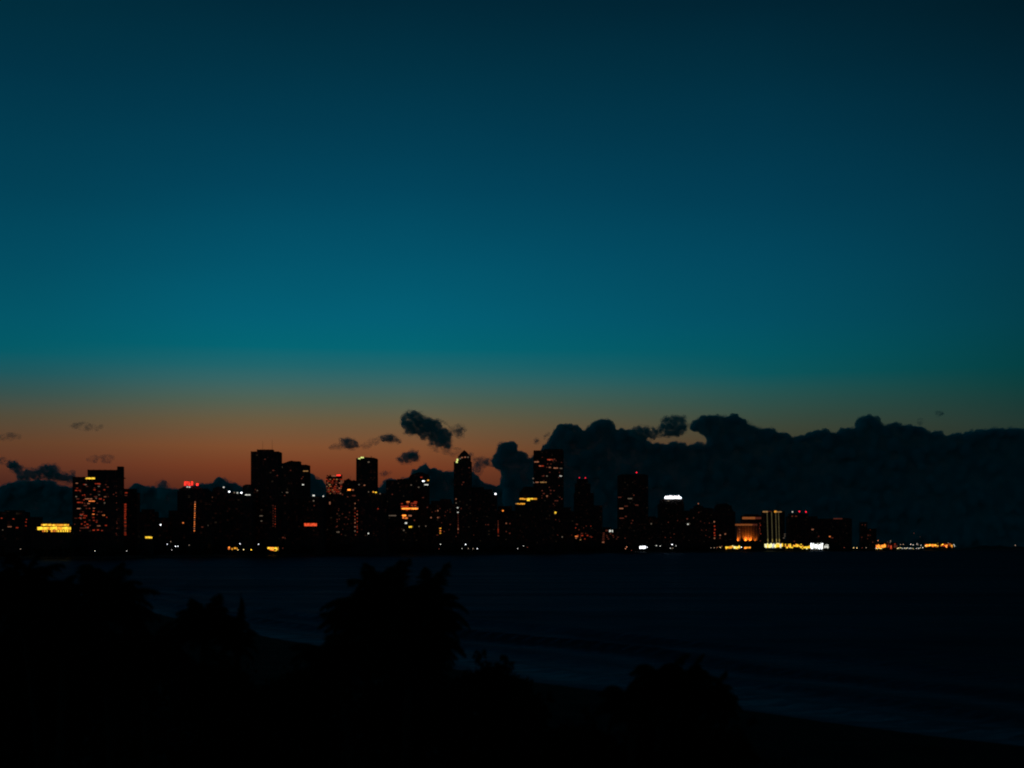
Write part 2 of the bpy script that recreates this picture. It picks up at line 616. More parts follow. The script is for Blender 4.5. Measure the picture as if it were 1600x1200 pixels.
class Building:
    """secs: list of (px0, px1, y_top) in photo pixels, first the widest/lowest; each becomes a storeyed block."""

    def __init__(s, label, secs, off, ang=0.0, dep=0.7, cat='building', mat=None, name='apartment_tower', floor=3.5, pier=7.0, grp=None, capmat=None):
        s.mat = mat or CONC()
        x0 = min(a for a, b, t in secs)
        x1 = max(b for a, b, t in secs)
        pc = (x0 + x1) / 2
        s.Y = shoreY(pc) + off
        s.base = 2.2
        s.root = empty(name, ((pc - 800) / F * s.Y, s.Y, s.base), math.radians(ang))
        tag(s.root, label, cat, grp)
        s.M = s.root.matrix_world = Matrix.Translation(s.root.location) @ Matrix.Rotation(math.radians(ang), 4, 'Z')
        s.Mi = s.M.inverted()
        s.blocks = []
        a = abs(math.radians(ang))
        zprev = 0
        order = sorted(secs, key=lambda q: -q[2])
        wall, glass = MB(), MB()
        rr = random.Random(int(x0 * 7 + x1))
        wmax = (x1 - x0) / F * s.Y
        for (p0, p1, yt) in order:
            wpx = (p1 - p0) / F * s.Y
            w = wpx / (math.cos(a) + dep * math.sin(a))
            d = w * dep
            d = min(max(d, 14), 60)
            if a > 0.01:
                w = (wpx - d * math.sin(a)) / math.cos(a)
            c = s.Mi @ Vector((((p0 + p1) / 2 - 800) / F * s.Y, s.Y, s.base))
            ztop = CAMH + (HY - yt) / F * s.Y - s.base
            cxl = c.x
            d = d * (1 - 0.04 * len(s.blocks))     # never flush with the block beside it
            s.blocks.append((cxl - w / 2, cxl + w / 2, -d / 2, d / 2, 0, ztop))
            X0, X1, Y0, Y1 = cxl - w / 2, cxl + w / 2, -d / 2, d / 2
            g = 0.55
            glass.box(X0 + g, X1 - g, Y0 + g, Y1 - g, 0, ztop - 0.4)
            nf = max(1, int(round(ztop / floor)))
            fh = ztop / nf
            for k in range(nf):
                wall.box(X0 + .12, X1 - .12, Y0 + .12, Y1 - .12, (k + 1) * fh - 1.1, (k + 1) * fh - (0.05 if k < nf - 1 else 0))
            npx = max(1, int(round(w / pier)))
            for k in range(npx + 1):
                xx = X0 + (w - 0.9) * k / npx
                for ya, yb in ((Y0, Y0 + .9), (Y1 - .9, Y1)):
                    wall.box(xx, xx + 0.9, ya, yb, 0, ztop + 0.3)
            npy = max(1, int(round(d / pier)))
            for k in range(1, npy):
                yy = Y0 + (d - 0.9) * k / npy
                for xa, xb in ((X0, X0 + .9), (X1 - .9, X1)):
                    wall.box(xa, xb, yy, yy + 0.9, 0, ztop + 0.3)
        wall.build('wall', s.mat, s.root)
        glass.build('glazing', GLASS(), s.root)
        s.roofs = 0

    def hit(s, px, py):
        """where the line of sight through a photo pixel meets the building, in local axes: point and face axis"""
        o = s.Mi @ Vector((0, 0, CAMH))
        dr = (s.Mi.to_3x3() @ Vector(((px - 800) / F, 1, (HY - py) / F)))
        best = None
        for (x0, x1, y0, y1, z0, z1) in s.blocks:
            for ax, val in ((1, y0), (0, x0), (0, x1)):
                if abs(dr[ax]) < 1e-9:
                    continue
                if ax == 0 and ((val == x0) != (dr[0] > 0)):
                    continue
                t = (val - o[ax]) / dr[ax]
                p = o + dr * t
                e = 0.4
                ok = (ax == 1 and x0 - e <= p.x <= x1 + e or ax == 0 and y0 - e <= p.y <= y1 + e) and p.z <= z1 + 1.5
                if ok and (best is None or t < best[0]):
                    best = (t, p, ax, 1 if dr[ax] > 0 else -1)
        if best is None:
            x0, x1, y0, y1, z0, z1 = s.blocks[0]
            t = (y0 - o.y) / dr.y
            best = (t, o + dr * t, 1, 1)
        return best[1:]

    def win(s, px, py, w=2.5, h=1.5, k='r', name='lit_window'):
        """one lit opening centred on photo pixel (px,py), w x h in photo pixels"""
        p, ax, sg = s.hit(px, py)
        W_, H_ = w / F * s.Y, h / F * s.Y
        mb = MB()
        q = 0.12
        if ax == 1:
            mb.box(p.x - W_ / 2, p.x + W_ / 2, p.y - q, p.y + .6, p.z - H_ / 2, p.z + H_ / 2)
        else:
            W_ = min(W_ * 1.6, 12)
            xa, xb = (p.x - q, p.x + .6) if sg > 0 else (p.x - .6, p.x + q)
            mb.box(xa, xb, p.y - W_ / 2, p.y + W_ / 2, p.z - H_ / 2, p.z + H_ / 2)
        return mb.build(name, W(k), s.root)

    def wins(s, lst, k='r', h=1.4):
        for q in lst:
            s.win(q[0], q[1], q[2] if len(q) > 2 else 2.2, h, q[3] if len(q) > 3 else k)

    def field(s, x0, x1, y0, y1, n, kinds=('d',), w=(1.4, 3.0), seed=0):
        """scattered rooms with the light on, on the storey lines"""
        r = random.Random(seed or int(x0 * 13 + y0))
        rows = max(1, int((y1 - y0) / 2.6))
        used = set()
        for _ in range(n):
            for _try in range(6):
                row = r.randrange(rows + 1)
                x = r.uniform(x0, x1)
                key = (row, int(x / 3.0))
                if key not in used:
                    break
            used.add(key)
            s.win(x, y0 + row * (y1 - y0) / max(rows, 1), r.uniform(*w), r.uniform(1.0, 1.5), r.choice(kinds))

    def roofbox(s, p0, p1, yt, k=0.5, name='roof_block', y0=None):
        """plant room standing on the roof, spanning photo pixels p0..p1 and rising to yt"""
        c = s.Mi @ Vector((((p0 + p1) / 2 - 800) / F * s.Y, s.Y, 0))
        w = (p1 - p0) / F * s.Y
        zt = CAMH + (HY - yt) / F * s.Y - s.base
        top = max([b[5] for b in s.blocks if b[0] - 2 <= c.x <= b[1] + 2] or [s.blocks[-1][5]])
        d = (s.blocks[-1][3] - s.blocks[-1][2]) * k
        mb = MB()
        mb.box(c.x - w / 2, c.x + w / 2, -d / 2, d / 2, top - 0.3, zt)
        return mb.build(name, s.mat, s.root)

    def slope(s, pts, k=0.8, name='roof'):
        """a roof whose outline seen from the bay is pts (photo pixels)"""
        poly = []
        for px, py in pts:
            c = s.Mi @ Vector(((px - 800) / F * s.Y, s.Y, 0))
            poly.append((c.x, CAMH + (HY - py) / F * s.Y - s.base))
        d = (s.blocks[-1][3] - s.blocks[-1][2]) * k
        mb = MB()
        mb.prism(poly, -d / 2, d / 2)
        return mb.build(name, s.mat, s.root)

    def mast(s, px, y0, y1, r=0.22, name='antenna'):
        c = s.Mi @ Vector(((px - 800) / F * s.Y, s.Y, 0))
        z0 = CAMH + (HY - y0) / F * s.Y - s.base
        z1 = CAMH + (HY - y1) / F * s.Y - s.base
        mb = MB()
        mb.cyl(c.x, 0, z0 - 2, z1, r, r * .6, 6)
        return mb.build(name, METAL(), s.root)

    def beacon(s, px, py, k='sr', r=1.3, name='beacon'):
        c = s.Mi @ Vector(((px - 800) / F * s.Y, s.Y, 0))
        z = CAMH + (HY - py) / F * s.Y - s.base
        top = max([b[5] for b in s.blocks])
        post = MB()
        post.cyl(c.x, 0, min(top - 1, z - 2), z - r * .6, 0.3, 0.25, 6)
        p = post.build('beacon_post', METAL(), s.root)
        mb = MB()
        mb.ball((c.x, 0, z), r, 8)
        return mb.build(name, W(k), s.root, True)

    def sign(s, p0, p1, y0, y1, n, k, proud=1.0, name='lit_sign', top=True):
        """illegible lit lettering between photo pixels, standing on or fixed to the front"""
        pa, ax, sg = s.hit((p0 + p1) / 2, (y0 + y1) / 2)
        yy = s.blocks[-1][2] - proud if not top else s.blocks[-1][2] + 1
        o = s.Mi @ Vector((0, 0, CAMH))
        c0 = s.Mi @ Vector(((p0 - 800) / F * s.Y, s.Y, 0))
        c1 = s.Mi @ Vector(((p1 - 800) / F * s.Y, s.Y, 0))
        z0 = CAMH + (HY - y1) / F * s.Y - s.base
        z1 = CAMH + (HY - y0) / F * s.Y - s.base
        mb = MB()
        glyph_row(mb, c0.x, c1.x, z0, z1, yy, n, random.Random(int(p0)))
        return mb.build(name, W(k), s.root)


def crop(ox, oy, sc_, lst, k=None):
    """window positions noted in an enlarged crop of the photograph"""
    out = []
    for q in lst:
        w = (q[2] / sc_) if len(q) > 2 and q[2] else 2.2
        e = [ox + q[0] / sc_, oy + q[1] / sc_, w]
        if len(q) > 3:
            e.append(q[3])
        elif k:
            e.append(k)
        out.append(tuple(e))
    return out


# ------------------------------------------------------------------ the skyline, left to right
B = Building
b = B('low dark block at the left edge with a few dim lit rooms', [(-30, 44, 800), (8, 38, 797.5)], 160, 8, cat='building', name='apartment_block')
b.wins(crop(0, 680, 6, [(15, 778), (125, 785), (250, 790), (245, 815), (245, 850), (90, 858, 34, 'p'), (160, 867, 22), (25, 888, 9, 'f')]), 'r')
b = B('low black block joining the left edge block and the yellow lit hall', [(43, 64, 808)], 300, 0, name='low_block')

hall = B('wide low hall blazing yellow on every storey, left of the red windowed slab', [(56, 111, 820), (62, 106, 817.3)], 60, 0, dep=.35, name='lit_hall', floor=6, mat=CONC2())
r = random.Random(3)
x = 64.5
while x < 106:
    w = r.uniform(2.2, 4.2)
    hall.win(x + w / 2, 820.3 + r.uniform(-.3, .3), w + .3, r.uniform(2.0, 2.9), r.choice(['y', 'yy', 'y']))
    x += w
x = 58.5
while x < 109:
    w = r.uniform(2.0, 4.6)
    hall.win(x + w / 2, 825.4 + r.uniform(-.2, .3), w + .3, r.uniform(4.0, 5.0), r.choice(['yy', 'yy', 'y']))
    if r.random() < .55:
        hall.win(x + w / 2, 829.7, w * .6, 2.6, r.choice(['y', 'o', 'yy']))
    x += w

b = B('broad hotel slab full of red lit rooms with a tall fin at its right end', [(116, 192, 746), (138, 184, 734.5)], 110, 6, dep=.4, name='hotel_slab', floor=3.2)
b.roofbox(183.6, 192.2, 729, .8, 'fin_wall')
b.roofbox(191.6, 194.6, 747.5, .9, 'stair_tower')
b.win(141, 747.4, 14, 2.4, 'yy', 'lit_sign')
b.wins(crop(0, 680, 6, [
    (720, 450, 20, 'p'), (790, 462, 20), (915, 455, 50, 'r'), (1010, 485, 20, 'd'), (715, 518, 20, 'r'), (745, 518, 20, 'r'), (850, 555, 15, 'd'),
    (775, 563, 10), (895, 578, 15, 'd'), (985, 577, 20, 'p'), (1015, 577, 10, 'd'), (1065, 555, 12, 'd'), (730, 597, 25, 'd'), (830, 597, 65, 'p'),
    (940, 597, 25, 'r'), (740, 630, 35, 'r'), (770, 632, 10, 'r'), (830, 640, 22, 'p'), (860, 618, 55, 'o'), (910, 637, 15, 'd'), (980, 632, 12, 'f'), (800, 660, 30, 'd'),
    (880, 685, 15, 'p'), (735, 688, 26, 'p'), (840, 687, 12, 'd'), (878, 710, 14, 'r'), (928, 715, 10, 'd'), (875, 740, 20, 'o'), (910, 745, 12, 'd'),
    (970, 750, 22, 'o'), (1000, 770, 8, 'r'), (765, 742, 30, 'r'), (800, 755, 30, 'r'), (710, 778, 25, 'd'), (750, 775, 20, 'r'), (790, 775, 22, 'r'),
    (875, 772, 18, 'r'), (840, 797, 15, 'd'), (765, 832, 12), (820, 835, 18, 'r'), (925, 850, 28, 'p'), (790, 870, 80, 'd'), (700, 835, 10, 'd'), (878, 890, 20),
    (918, 888, 18, 'r')]), 'r', 1.3)
b.field(118, 166, 752, 829, 45, ('d', 'd', 'f', 'r'), seed=5)
b.field(181, 183, 770, 836, 9, ('d',), (.9, 1.3), seed=6)

b = B('slim block with a red lit stair column, directly right of the fin ended hotel slab', [(192, 216.5, 770), (194, 212, 764)], 150, 0, name='apartment_tower')
b.wins([(197, 770, 4, 'r'), (196.7, 774, 4, 'd')], 'r')
for i in range(18):
    b.win(195.5 - (i > 6) * .8 + r.uniform(-.4, .4), 788 + i * 2.8, 3.4 + (i > 7) * 1.6, 1.3, r.choice(['r', 'r', 'd']))
b = B('low unlit block in the first gap right of the red stair column', [(216, 247, 800), (222, 241, 796)], 220, 5, name='apartment_block')
b = B('lowest unlit block left of the tower with the red roof sign', [(247, 266, 809)], 260, 0, name='low_block')
b.win(251, 820, 1.8, 1.8, 'ww')
b = B('unlit middle height block touching the red sign tower on its left', [(265, 283, 798)], 180, -6, name='apartment_block')

b = B('dark tower under the red rooftop lettering with one lit stair column', [(281, 328, 768), (283, 324, 764)], 130, 0, name='sign_tower')
b.slope([(281.5, 768), (284, 764), (290, 761), (306, 760.5), (313, 762), (327, 766), (327, 768)])
b.sign(290.5, 304.5, 753, 759.4, 4, 'rr')
b.win(308.3, 757, 3.2, 3.4, 'rr', 'lit_sign')
b.wins([(292.8, 760.8, 2.2, 'w'), (296, 761, 2.2, 'w')], 'w')
for i in range(14):
    b.win(304.8 - i * .1, 784.5 + i * 3.45, 1.5, 1.9, 'o' if i % 4 else 'p')
b.wins([(286, 817, 2, 'o'), (325, 821, 1.6, 'f'), (316, 823.5, 3, 'd')], 'd', 1.8)

b = B('wide dark block with a string of white lamps along its sloping roof', [(329, 398, 776), (331, 384, 770), (334, 352, 763)], 170, 4, name='apartment_block')
b.slope([(331, 770), (336, 763), (341, 760.5), (351, 762), (360, 768), (394, 772.5), (394, 776), (331, 776)])
b.slope([(378, 774), (379.5, 759), (384, 757), (391, 757), (395, 760), (396, 774)], .5, 'roof_dome')
for q in [(349.5, 761.2, 'w'), (358.2, 768.2, 'ww'), (366, 769.6, 'f'), (371, 770, 'w'), (377.2, 770, 'ww')]:
    b.win(q[0], q[1], 2.2, 2.0, q[2], 'roof_lamp')
b.win(387, 773.2, 8, 1.3, 'w', 'roof_lamp')
b.wins([(331, 777, 1.8, 'p'), (331, 783, 1.6, 'd')], 'd', 1.6)

b = B('tallest tower left of centre, plain black with two thin roof antennas', [(395, 438, 706.5), (403, 427, 703)], 90, 0, dep=.8, name='apartment_tower')
b.mast(410.5, 703, 690)
b.mast(425.3, 703, 687)
b.wins([(414, 717.5, 2, 'd'), (427, 735, 3, 'd'), (408, 806, 5, 'f'), (408.5, 814, 2.4, 'f'), (402, 766.5, 1.6, 'f'), (433, 743, 2.5, 'd'), (399, 765, 1.4, 'd')], 'd')
for i in range(9):
    b.win(426.8, 790 + i * 4, 1.0, 1.7, 'd')
    b.win(430, 791 + i * 4, 1.0, 1.7, 'r' if i % 3 == 1 else 'd')

b = B('second tall black tower, a step lower and touching the twin antenna tower', [(437, 483, 727), (451, 469, 721)], 180, -5, name='apartment_tower')
b.slope([(438, 727.5), (438, 725), (446, 723), (451, 721.3), (456, 719.8), (462, 721), (470, 721.5), (470, 727.5)])
b.wins([(440, 730, 3.2, 'f'), (477.5, 736, 8, 'm'), (473.5, 757.3, 2.6, 'w'), (440, 769.5, 2.4, 'f'), (448.5, 769.5, 3.2, 'f'), (454, 735, 2, 'd')], 'f', 1.5)
b.field(441, 480, 745, 830, 8, ('d',), seed=11)

b = B('low dark hotel carrying a flat red orange sign board', [(455, 508, 779), (483, 503, 776)], 60, 0, name='apartment_block')
b.win(490, 774.3, 3.4, 2, 'w')
b.wins([(490, 782.5, 2, 'f'), (505, 775.4, 1.8, 'w'), (491, 790, 2, 'd')], 'f', 1.8)
o = b.win(485.2, 819.8, 19.5, 4.3, 'so', 'lit_sign')

b = B('stubby tower speckled all over with dim lit rooms and a glowing roof edge', [(509, 535.5, 746), (512, 535, 744)], 300, 6, name='apartment_tower', floor=3)
b.field(510, 534, 749, 771, 70, ('d', 'r', 'p', 'd', 'm'), (1.4, 3.2), seed=21)
b.win(521.5, 743.8, 7, 1.4, 'p', 'roof_lamp')
b.win(529, 742.6, 6, 1.8, 'rr', 'roof_lamp')
for i, (a, c) in enumerate([(511.5, 742.5), (516, 742), (534, 741.8)]):
    b.roofbox(a - 1, a + 1, c, .3, 'roof_tank')

b = B('jagged topped dark block with an orange lit room under its roofline', [(535, 559, 755), (538, 549, 750.5)], 260, 0, name='apartment_block')
b.slope([(537, 755), (538.5, 751), (542, 749), (545, 747.5), (549, 752), (553, 750), (558, 752), (558, 755)], .5)
b.mast(547.5, 751, 744, .3)
b.wins([(545.5, 765.3, 5, 'oo'), (551.5, 765.6, 2.4, 'p'), (553, 774.5, 6, 'd'), (535, 773, 2, 'd'), (543, 776.5, 1.6, 'd')], 'd', 1.9)

b = B('slim black tower with a yellow green lamp on its left roof corner', [(558, 589.3, 717)], 200, 0, dep=.9, name='apartment_tower')
b.slope([(558.5, 717.5), (562, 715.8), (568, 714.6), (586, 715.8), (589, 717.5)])
b.mast(580, 716, 712.5, .9, 'roof_tank')
b.win(561.5, 716.5, 3.4, 1.8, 'g', 'roof_lamp')
b.win(566, 714.9, 4.6, 2.0, 'g', 'roof_lamp')
b.wins([(576, 722, 3, 'f'), (561, 757.2, 2, 'f'), (569.3, 758.2, 2.4, 'p')], 'f', 1.6)

b = B('broad low dark block at the foot of the slim tower, dotted with small lights', [(480, 606, 795), (507, 600, 777), (556, 604, 771)], 40, 0, dep=.25, name='apartment_block')
b.win(515.3, 786.2, 1.8, 4, 'p')
b.wins(crop(420, 680, 6, [(980, 532, 14, 'y'), (1004, 536, 16, 'yy'), (1043, 548, 10, 'f'), (935, 532, 8, 'f'), (808, 640, 10, 'p'), (808, 684, 10, 'p'), (757, 725, 10, 'd'), (828, 743, 10, 'p'),
                          (840, 610, 9, 'd'), (808, 790, 9, 'p'), (808, 820, 10, 'p'), (808, 858, 12, 'f'), (826, 858, 8, 'r'), (808, 900, 12, 'f'), (814, 935, 10, 'd'), (690, 738, 9, 'd'), (636, 858, 12, 'd'),
                          (648, 908, 26, 'f'), (933, 921, 12, 'w'), (740, 578, 10, 'd'), (640, 790, 8, 'd'), (640, 810, 8, 'd'), (690, 555, 10, 'd'), (1024, 690, 10, 'r')]), 'd', 1.7)
for i in range(14):
    b.win(554.6 + (i % 2) * 3.6, 796 + i * 2.7, 1.2, 1.3, 'r' if i % 3 else 'd')
b.field(525, 545, 795, 835, 12, ('d',), (1, 1.6), seed=23)

b = B('dark stepped block with orange glowing storeys low on its right half', [(604.5, 645, 751), (621, 640, 748.7)], 90, 0, name='apartment_block')
b.wins(crop(580, 680, 6, [(375, 467, 12, 'f'), (445, 488, 12, 'f'), (198, 555, 12, 'd'), (345, 625, 30, 'o'), (400, 638, 55, 'r'), (415, 625, 30, 'r')]), 'r', 1.5)
b.win(640.3, 794.7, 25, 2.2, 'oo', 'lit_balcony')
b.wins([(632.5, 791.5, 12, 'r'), (647, 791.8, 8, 'd'), (652, 793.5, 3, 'p'), (631.5, 805.5, 6, 'oo'), (634.8, 809.5, 4.5, 'o'), (630.3, 809, 3, 'o'), (640.5, 805.8, 5, 'p'), (634.3, 817.3, 3.2, 'w'),
        (631, 828.5, 2, 'f'), (645.5, 823, 2, 'f'), (647.5, 813, 2, 'd')], 'o', 2.2)
b.win(641.3, 823.3, 4.8, 2.2, 'yy')
b.win(610.5, 805.6, 17, 1.4, 'f', 'lit_balcony')
b.field(626, 650, 787, 800, 12, ('r', 'd'), (1.5, 3.5), seed=31)

b = B('round topped dark tower with white lit rooms on its upper right corner', [(640, 670.5, 746), (647, 670, 741.5)], 150, 0, name='apartment_tower')
b.slope([(640, 746), (641, 743), (647, 740.5), (654, 738.3), (661, 738.6), (670, 743), (670.3, 746)])
b.wins(crop(580, 680, 6, [(490, 430, 22, 'ww'), (533, 422, 16, 'y'), (516, 464, 38, 'w'), (485, 585, 14, 'd'), (527, 677, 12, 'd'), (470, 395, 20, 'r'), (512, 852, 10, 'f'), (448, 855, 12, 'f')]), 'f', 1.6)
b = B('middle height dark block in the gap left of the pointed tower', [(671, 712, 788), (674, 706, 783), (688, 705, 780)], 120, 0, name='apartment_block')
b.wins(crop(580, 680, 6, [(625, 708, 12, 'p'), (603, 712, 8, 'd'), (560, 772, 12, 'p'), (625, 772, 12, 'p'), (640, 770, 8, 'd'), (648, 873, 14, 'y'), (648, 896, 12, 'o'), (648, 918, 13, 'y')]), 'p', 1.8)
b.field(673, 708, 792, 836, 14, ('d',), (1, 1.8), seed=33)

b = B('pointed roof tower with a row of lamps under its crown', [(709.5, 737, 722), (716, 735.5, 713)], 60, 0, dep=.9, name='pointed_tower')
b.slope([(716.5, 713.5), (719, 709.5), (725.5, 703.5), (730, 707), (735, 713.5)], .7, 'pointed_roof')
for q in [(722, 714.8, 'p'), (726.7, 714.3, 'p'), (731.3, 714.4, 'f'), (719, 716.5, 'f')]:
    b.win(q[0], q[1], 2.4, 1.8, q[2], 'crown_lamp')
b.win(714.8, 718.3, 2.6, 3.0, 'g', 'crown_lamp')
b.win(713.6, 721.8, 2.6, 2.8, 'g', 'crown_lamp')
b.wins(crop(580, 680, 6, [(918, 305, 14, 'd'), (865, 440, 14, 'd'), (852, 463, 10, 'd'), (796, 598, 10, 'p'), (796, 635, 9, 'f'), (811, 680, 12, 'w'), (812, 723, 12, 'w'), (843, 687, 9, 'd'),
                          (815, 845, 9, 'd'), (815, 880, 9, 'p'), (815, 865, 9, 'd'), (783, 900, 13, 'd'), (815, 915, 9, 'd'), (792, 950, 10, 'd')]), 'd', 1.7)
for i in range(10):
    b.win(715.8, 804 + i * 3, 1.1, 1.4, 'd')

b = B('wide dark block right of the pointed tower, one white lamp on its shoulder', [(718, 777, 773), (736, 770, 765), (737, 756, 761.5)], 150, 0, dep=.5, name='apartment_block')
b.win(774.2, 771.8, 2.2, 2.2, 'ww', 'roof_lamp')
b.field(724, 772, 790, 836, 5, ('d',), (1, 1.8), seed=35)
b = B('low dark block with an orange lamp and thin red stair, left of terraced building', [(775, 808, 798), (778, 800, 791)], 90, 0, name='apartment_block')
b.wins([(785.8, 798, 2.2, 'oo'), (791, 817.6, 2, 'p'), (796.7, 818, 2, 'd'), (791, 830.5, 2, 'd'), (796.5, 833.3, 2.2, 'd'), (778.7, 837, 2.2, 'd')], 'p', 1.8)
for i in range(8):
    b.win(778.4, 814 + i * 2.6, 1.4, 1.5, 'r' if i > 4 else 'd')

b = B('terraced dark building with two yellow lit terraces below its sloping top', [(805, 866, 789), (811, 858, 781), (813, 846, 770), (817, 840, 762)], 60, 0, dep=.5, name='terraced_building')
b.slope([(811.5, 781), (811.5, 771), (817, 763), (820, 760.5), (838, 761), (838, 781)], .5)
x = 812
while x < 838.5:
    b.win(x + 1.5, 779.6 + r.uniform(-.3, .3), 2.7, r.uniform(1.6, 2.6), r.choice(['y', 'y', 'yy']), 'terrace_lamp')
    x += 3.0
b.win(825.5, 781.6, 4.5, 2.2, 'yy', 'terrace_lamp')
x = 805.5
while x < 819.5:
    b.win(x + 1.2, 787.2 + r.uniform(-.3, .3), 2.2, r.uniform(1.2, 2.2), r.choice(['y', 'm', 'y']), 'terrace_lamp')
    x += 2.5

b = B('tallest tower right of centre, scattered with short orange lit rows', [(833.7, 880, 705), (850, 878.8, 702.5)], 190, 0, dep=.8, name='apartment_tower')
b.mast(846.5, 704, 700, .6)
b.mast(848.5, 704, 698.5, .4)
b.wins(crop(780, 680, 6, [(350, 250, 42, 'p'), (475, 229, 50, 'r'), (473, 231, 16, 'p'), (512, 229, 24, 'd'), (395, 288, 48, 'r'), (385, 288, 14, 'p'), (475, 302, 20, 'p'), (530, 308, 40, 'p'), (580, 311, 22, 'f'),
                          (475, 348, 14, 'd'), (410, 383, 20, 'd'), (448, 383, 14, 'f'), (577, 382, 22, 'w'), (355, 441, 30, 'p'), (405, 441, 42, 'm'), (437, 441, 14, 'm'), (403, 520, 12, 'd'),
                          (418, 547, 18, 'd'), (483, 518, 14, 'd'), (448, 570, 14, 'p'), (483, 548, 14, 'd'), (390, 588, 28, 'd'), (535, 614, 34, 'd'), (440, 688, 26, 'd'), (565, 350, 8, 'd')]), 'd', 1.5)
b.field(836, 878, 712, 790, 26, ('d',), (1.2, 2.2), seed=41)
b.win(833.6, 754, 2.6, 2.6, 'w', 'roof_lamp')
b.win(833, 747.6, 2.2, 2.0, 'f', 'roof_lamp')
b = B('dark slab with flat amber sign on top, at the foot of tallest right tower', [(852, 897, 799), (866, 892, 793)], 16, 0, dep=.2, name='apartment_block')
b.win(862.6, 801, 13, 2.6, 'yy', 'lit_sign')
b.win(862, 803.2, 12, .8, 'm', 'lit_sign')
b.wins([(859, 839, 2, 'w'), (878.5, 839, 1.6, 'f')], 'w', 1.8)
b.field(858, 894, 812, 836, 6, ('d',), (1, 1.6), seed=43)

b = B('stepped art deco style tower with two red beacons on its top', [(897, 927, 771), (898.5, 922, 756), (901.5, 918.5, 749)], 110, 0, dep=.9, name='stepped_tower')
b.beacon(905.2, 746.6)
b.beacon(914.6, 746.7, r=1.5)
b.wins(crop(780, 680, 6, [(725, 948, 26, 'o'), (722, 965, 14, 'p'), (778, 940, 18, 'r'), (828, 940, 14, 'r'), (762, 980, 12, 'm'), (728, 835, 20, 'd'), (855, 950, 14, 'd')]), 'r', 1.7)
b.field(899, 926, 822, 842, 14, ('d', 'd', 'r'), (1, 2.2), seed=45)
b = B('unlit shoulder block right of the twin beacon stepped tower', [(924, 941, 790)], 150, 0, name='apartment_block')
b = B('low reddish lit building with a bright pair of windows near its roof', [(940, 970, 826.5), (943, 955, 824)], 40, 0, name='low_block', mat=CONC2())
b.win(953.2, 829.6, 2.8, 3.0, 'w')
b.win(956.8, 829.8, 1.6, 3.2, 'w')
b.win(948, 829, 3.5, 2.4, 'd')
for i in range(6):
    b.win(943 + r.uniform(-.3, .3), 833 + i * 2.6, 3.2, 1.2, 'd')
b.win(942.4, 847.3, 3.2, 1.6, 'p')
b.field(946, 966, 834, 842, 8, ('d',), (1.5, 3), seed=46)

b = B('big plain black slab tower with a single red beacon', [(965.5, 1011.5, 743), (970, 1008, 741.6)], 130, 0, dep=.6, name='apartment_tower')
b.beacon(994.6, 738.2, r=1.9)
b.wins(crop(780, 680, 6, [(1130, 582, 30, 'd'), (1225, 594, 40, 'f'), (1262, 562, 12, 'd'), (1190, 665, 34, 'd'), (1145, 687, 36, 'p'), (1148, 778, 40, 'd'), (1187, 762, 18, 'd'), (1240, 825, 12, 'd'), (1250, 800, 12, 'd'), (1290, 655, 30, 'd'), (1180, 965, 10, 'd')]), 'd', 1.5)
b = B('low unlit block in the gap between the big black slab and the white crowned tower', [(1009, 1032, 809), (1012, 1024, 807)], 160, 0, name='apartment_block')
b.win(1017.5, 818.3, 1.8, 2, 'f')

b = B('dark tower wearing a brilliant white lit crown sign', [(1029, 1067, 788), (1032, 1066.5, 781)], 110, 0, dep=.8, name='sign_tower')
b.slope([(1032, 781), (1037, 779.8), (1066, 779.8), (1066.5, 781)])
b.sign(1038.5, 1053.5, 774.8, 779.8, 6, 'ww', top=True)
b.sign(1054.6, 1060.5, 774.6, 779.4, 2, 'ww', top=True)
b.win(1062, 777.9, 5, 2.8, 'ww', 'lit_sign')
b.win(1046, 777.6, 14.5, 3.2, 'ww', 'lit_sign')
b.win(1057.5, 777.3, 4.6, 3.4, 'ww', 'lit_sign')
b.win(1044.3, 782.4, 3, 1.4, 'f')
b.field(1031, 1064, 795, 845, 5, ('d',), (1, 1.6), seed=51)
b = B('low dark block just right of the white crowned tower with a small white lit pair', [(1064, 1082, 798)], 150, 0, name='apartment_block')
b.wins([(1073.8, 810.8, 2.4, 'd'), (1074.8, 819, 2, 'w'), (1077.4, 818.6, 1.4, 'f')], 'f', 1.8)
b = B('dark peaked tower with a pale pink beacon on its tip', [(1079, 1113, 795), (1084, 1098, 790.5)], 120, 0, name='apartment_tower')
b.slope([(1083, 795), (1086, 790), (1091, 788.6), (1097, 792), (1100, 793.2), (1112, 794), (1112, 795)])
b.beacon(1091, 786.9, 'p', 2.0)
b.field(1081, 1111, 798, 842, 10, ('d',), (1, 1.5), seed=53)
b = B('dark round shouldered tower with a dotted red line of windows on its left edge', [(1113, 1147, 800), (1118, 1142, 790)], 140, 0, name='apartment_tower')
b.slope([(1114, 800), (1117, 791), (1120, 787.5), (1134, 786.5), (1140, 790), (1146, 800)], .7)
for q in [(1116, 815.3, 'p'), (1116.5, 822, 'r'), (1117, 827.5, 'r'), (1116.2, 832.5, 'r'), (1116.8, 836.5, 'r'), (1116.4, 841, 'p'), (1114.2, 843.8, 'p')]:
    b.win(q[0], q[1], 2.0, 1.9, q[2])
b.wins([(1109.4, 835.2, 1.8, 'p'), (1125.2, 836.3, 2.2, 'p'), (1133.2, 834.3, 2, 'p'), (1125, 840.8, 2, 'd'), (1107, 810.5, 1.6, 'd')], 'p', 1.8)

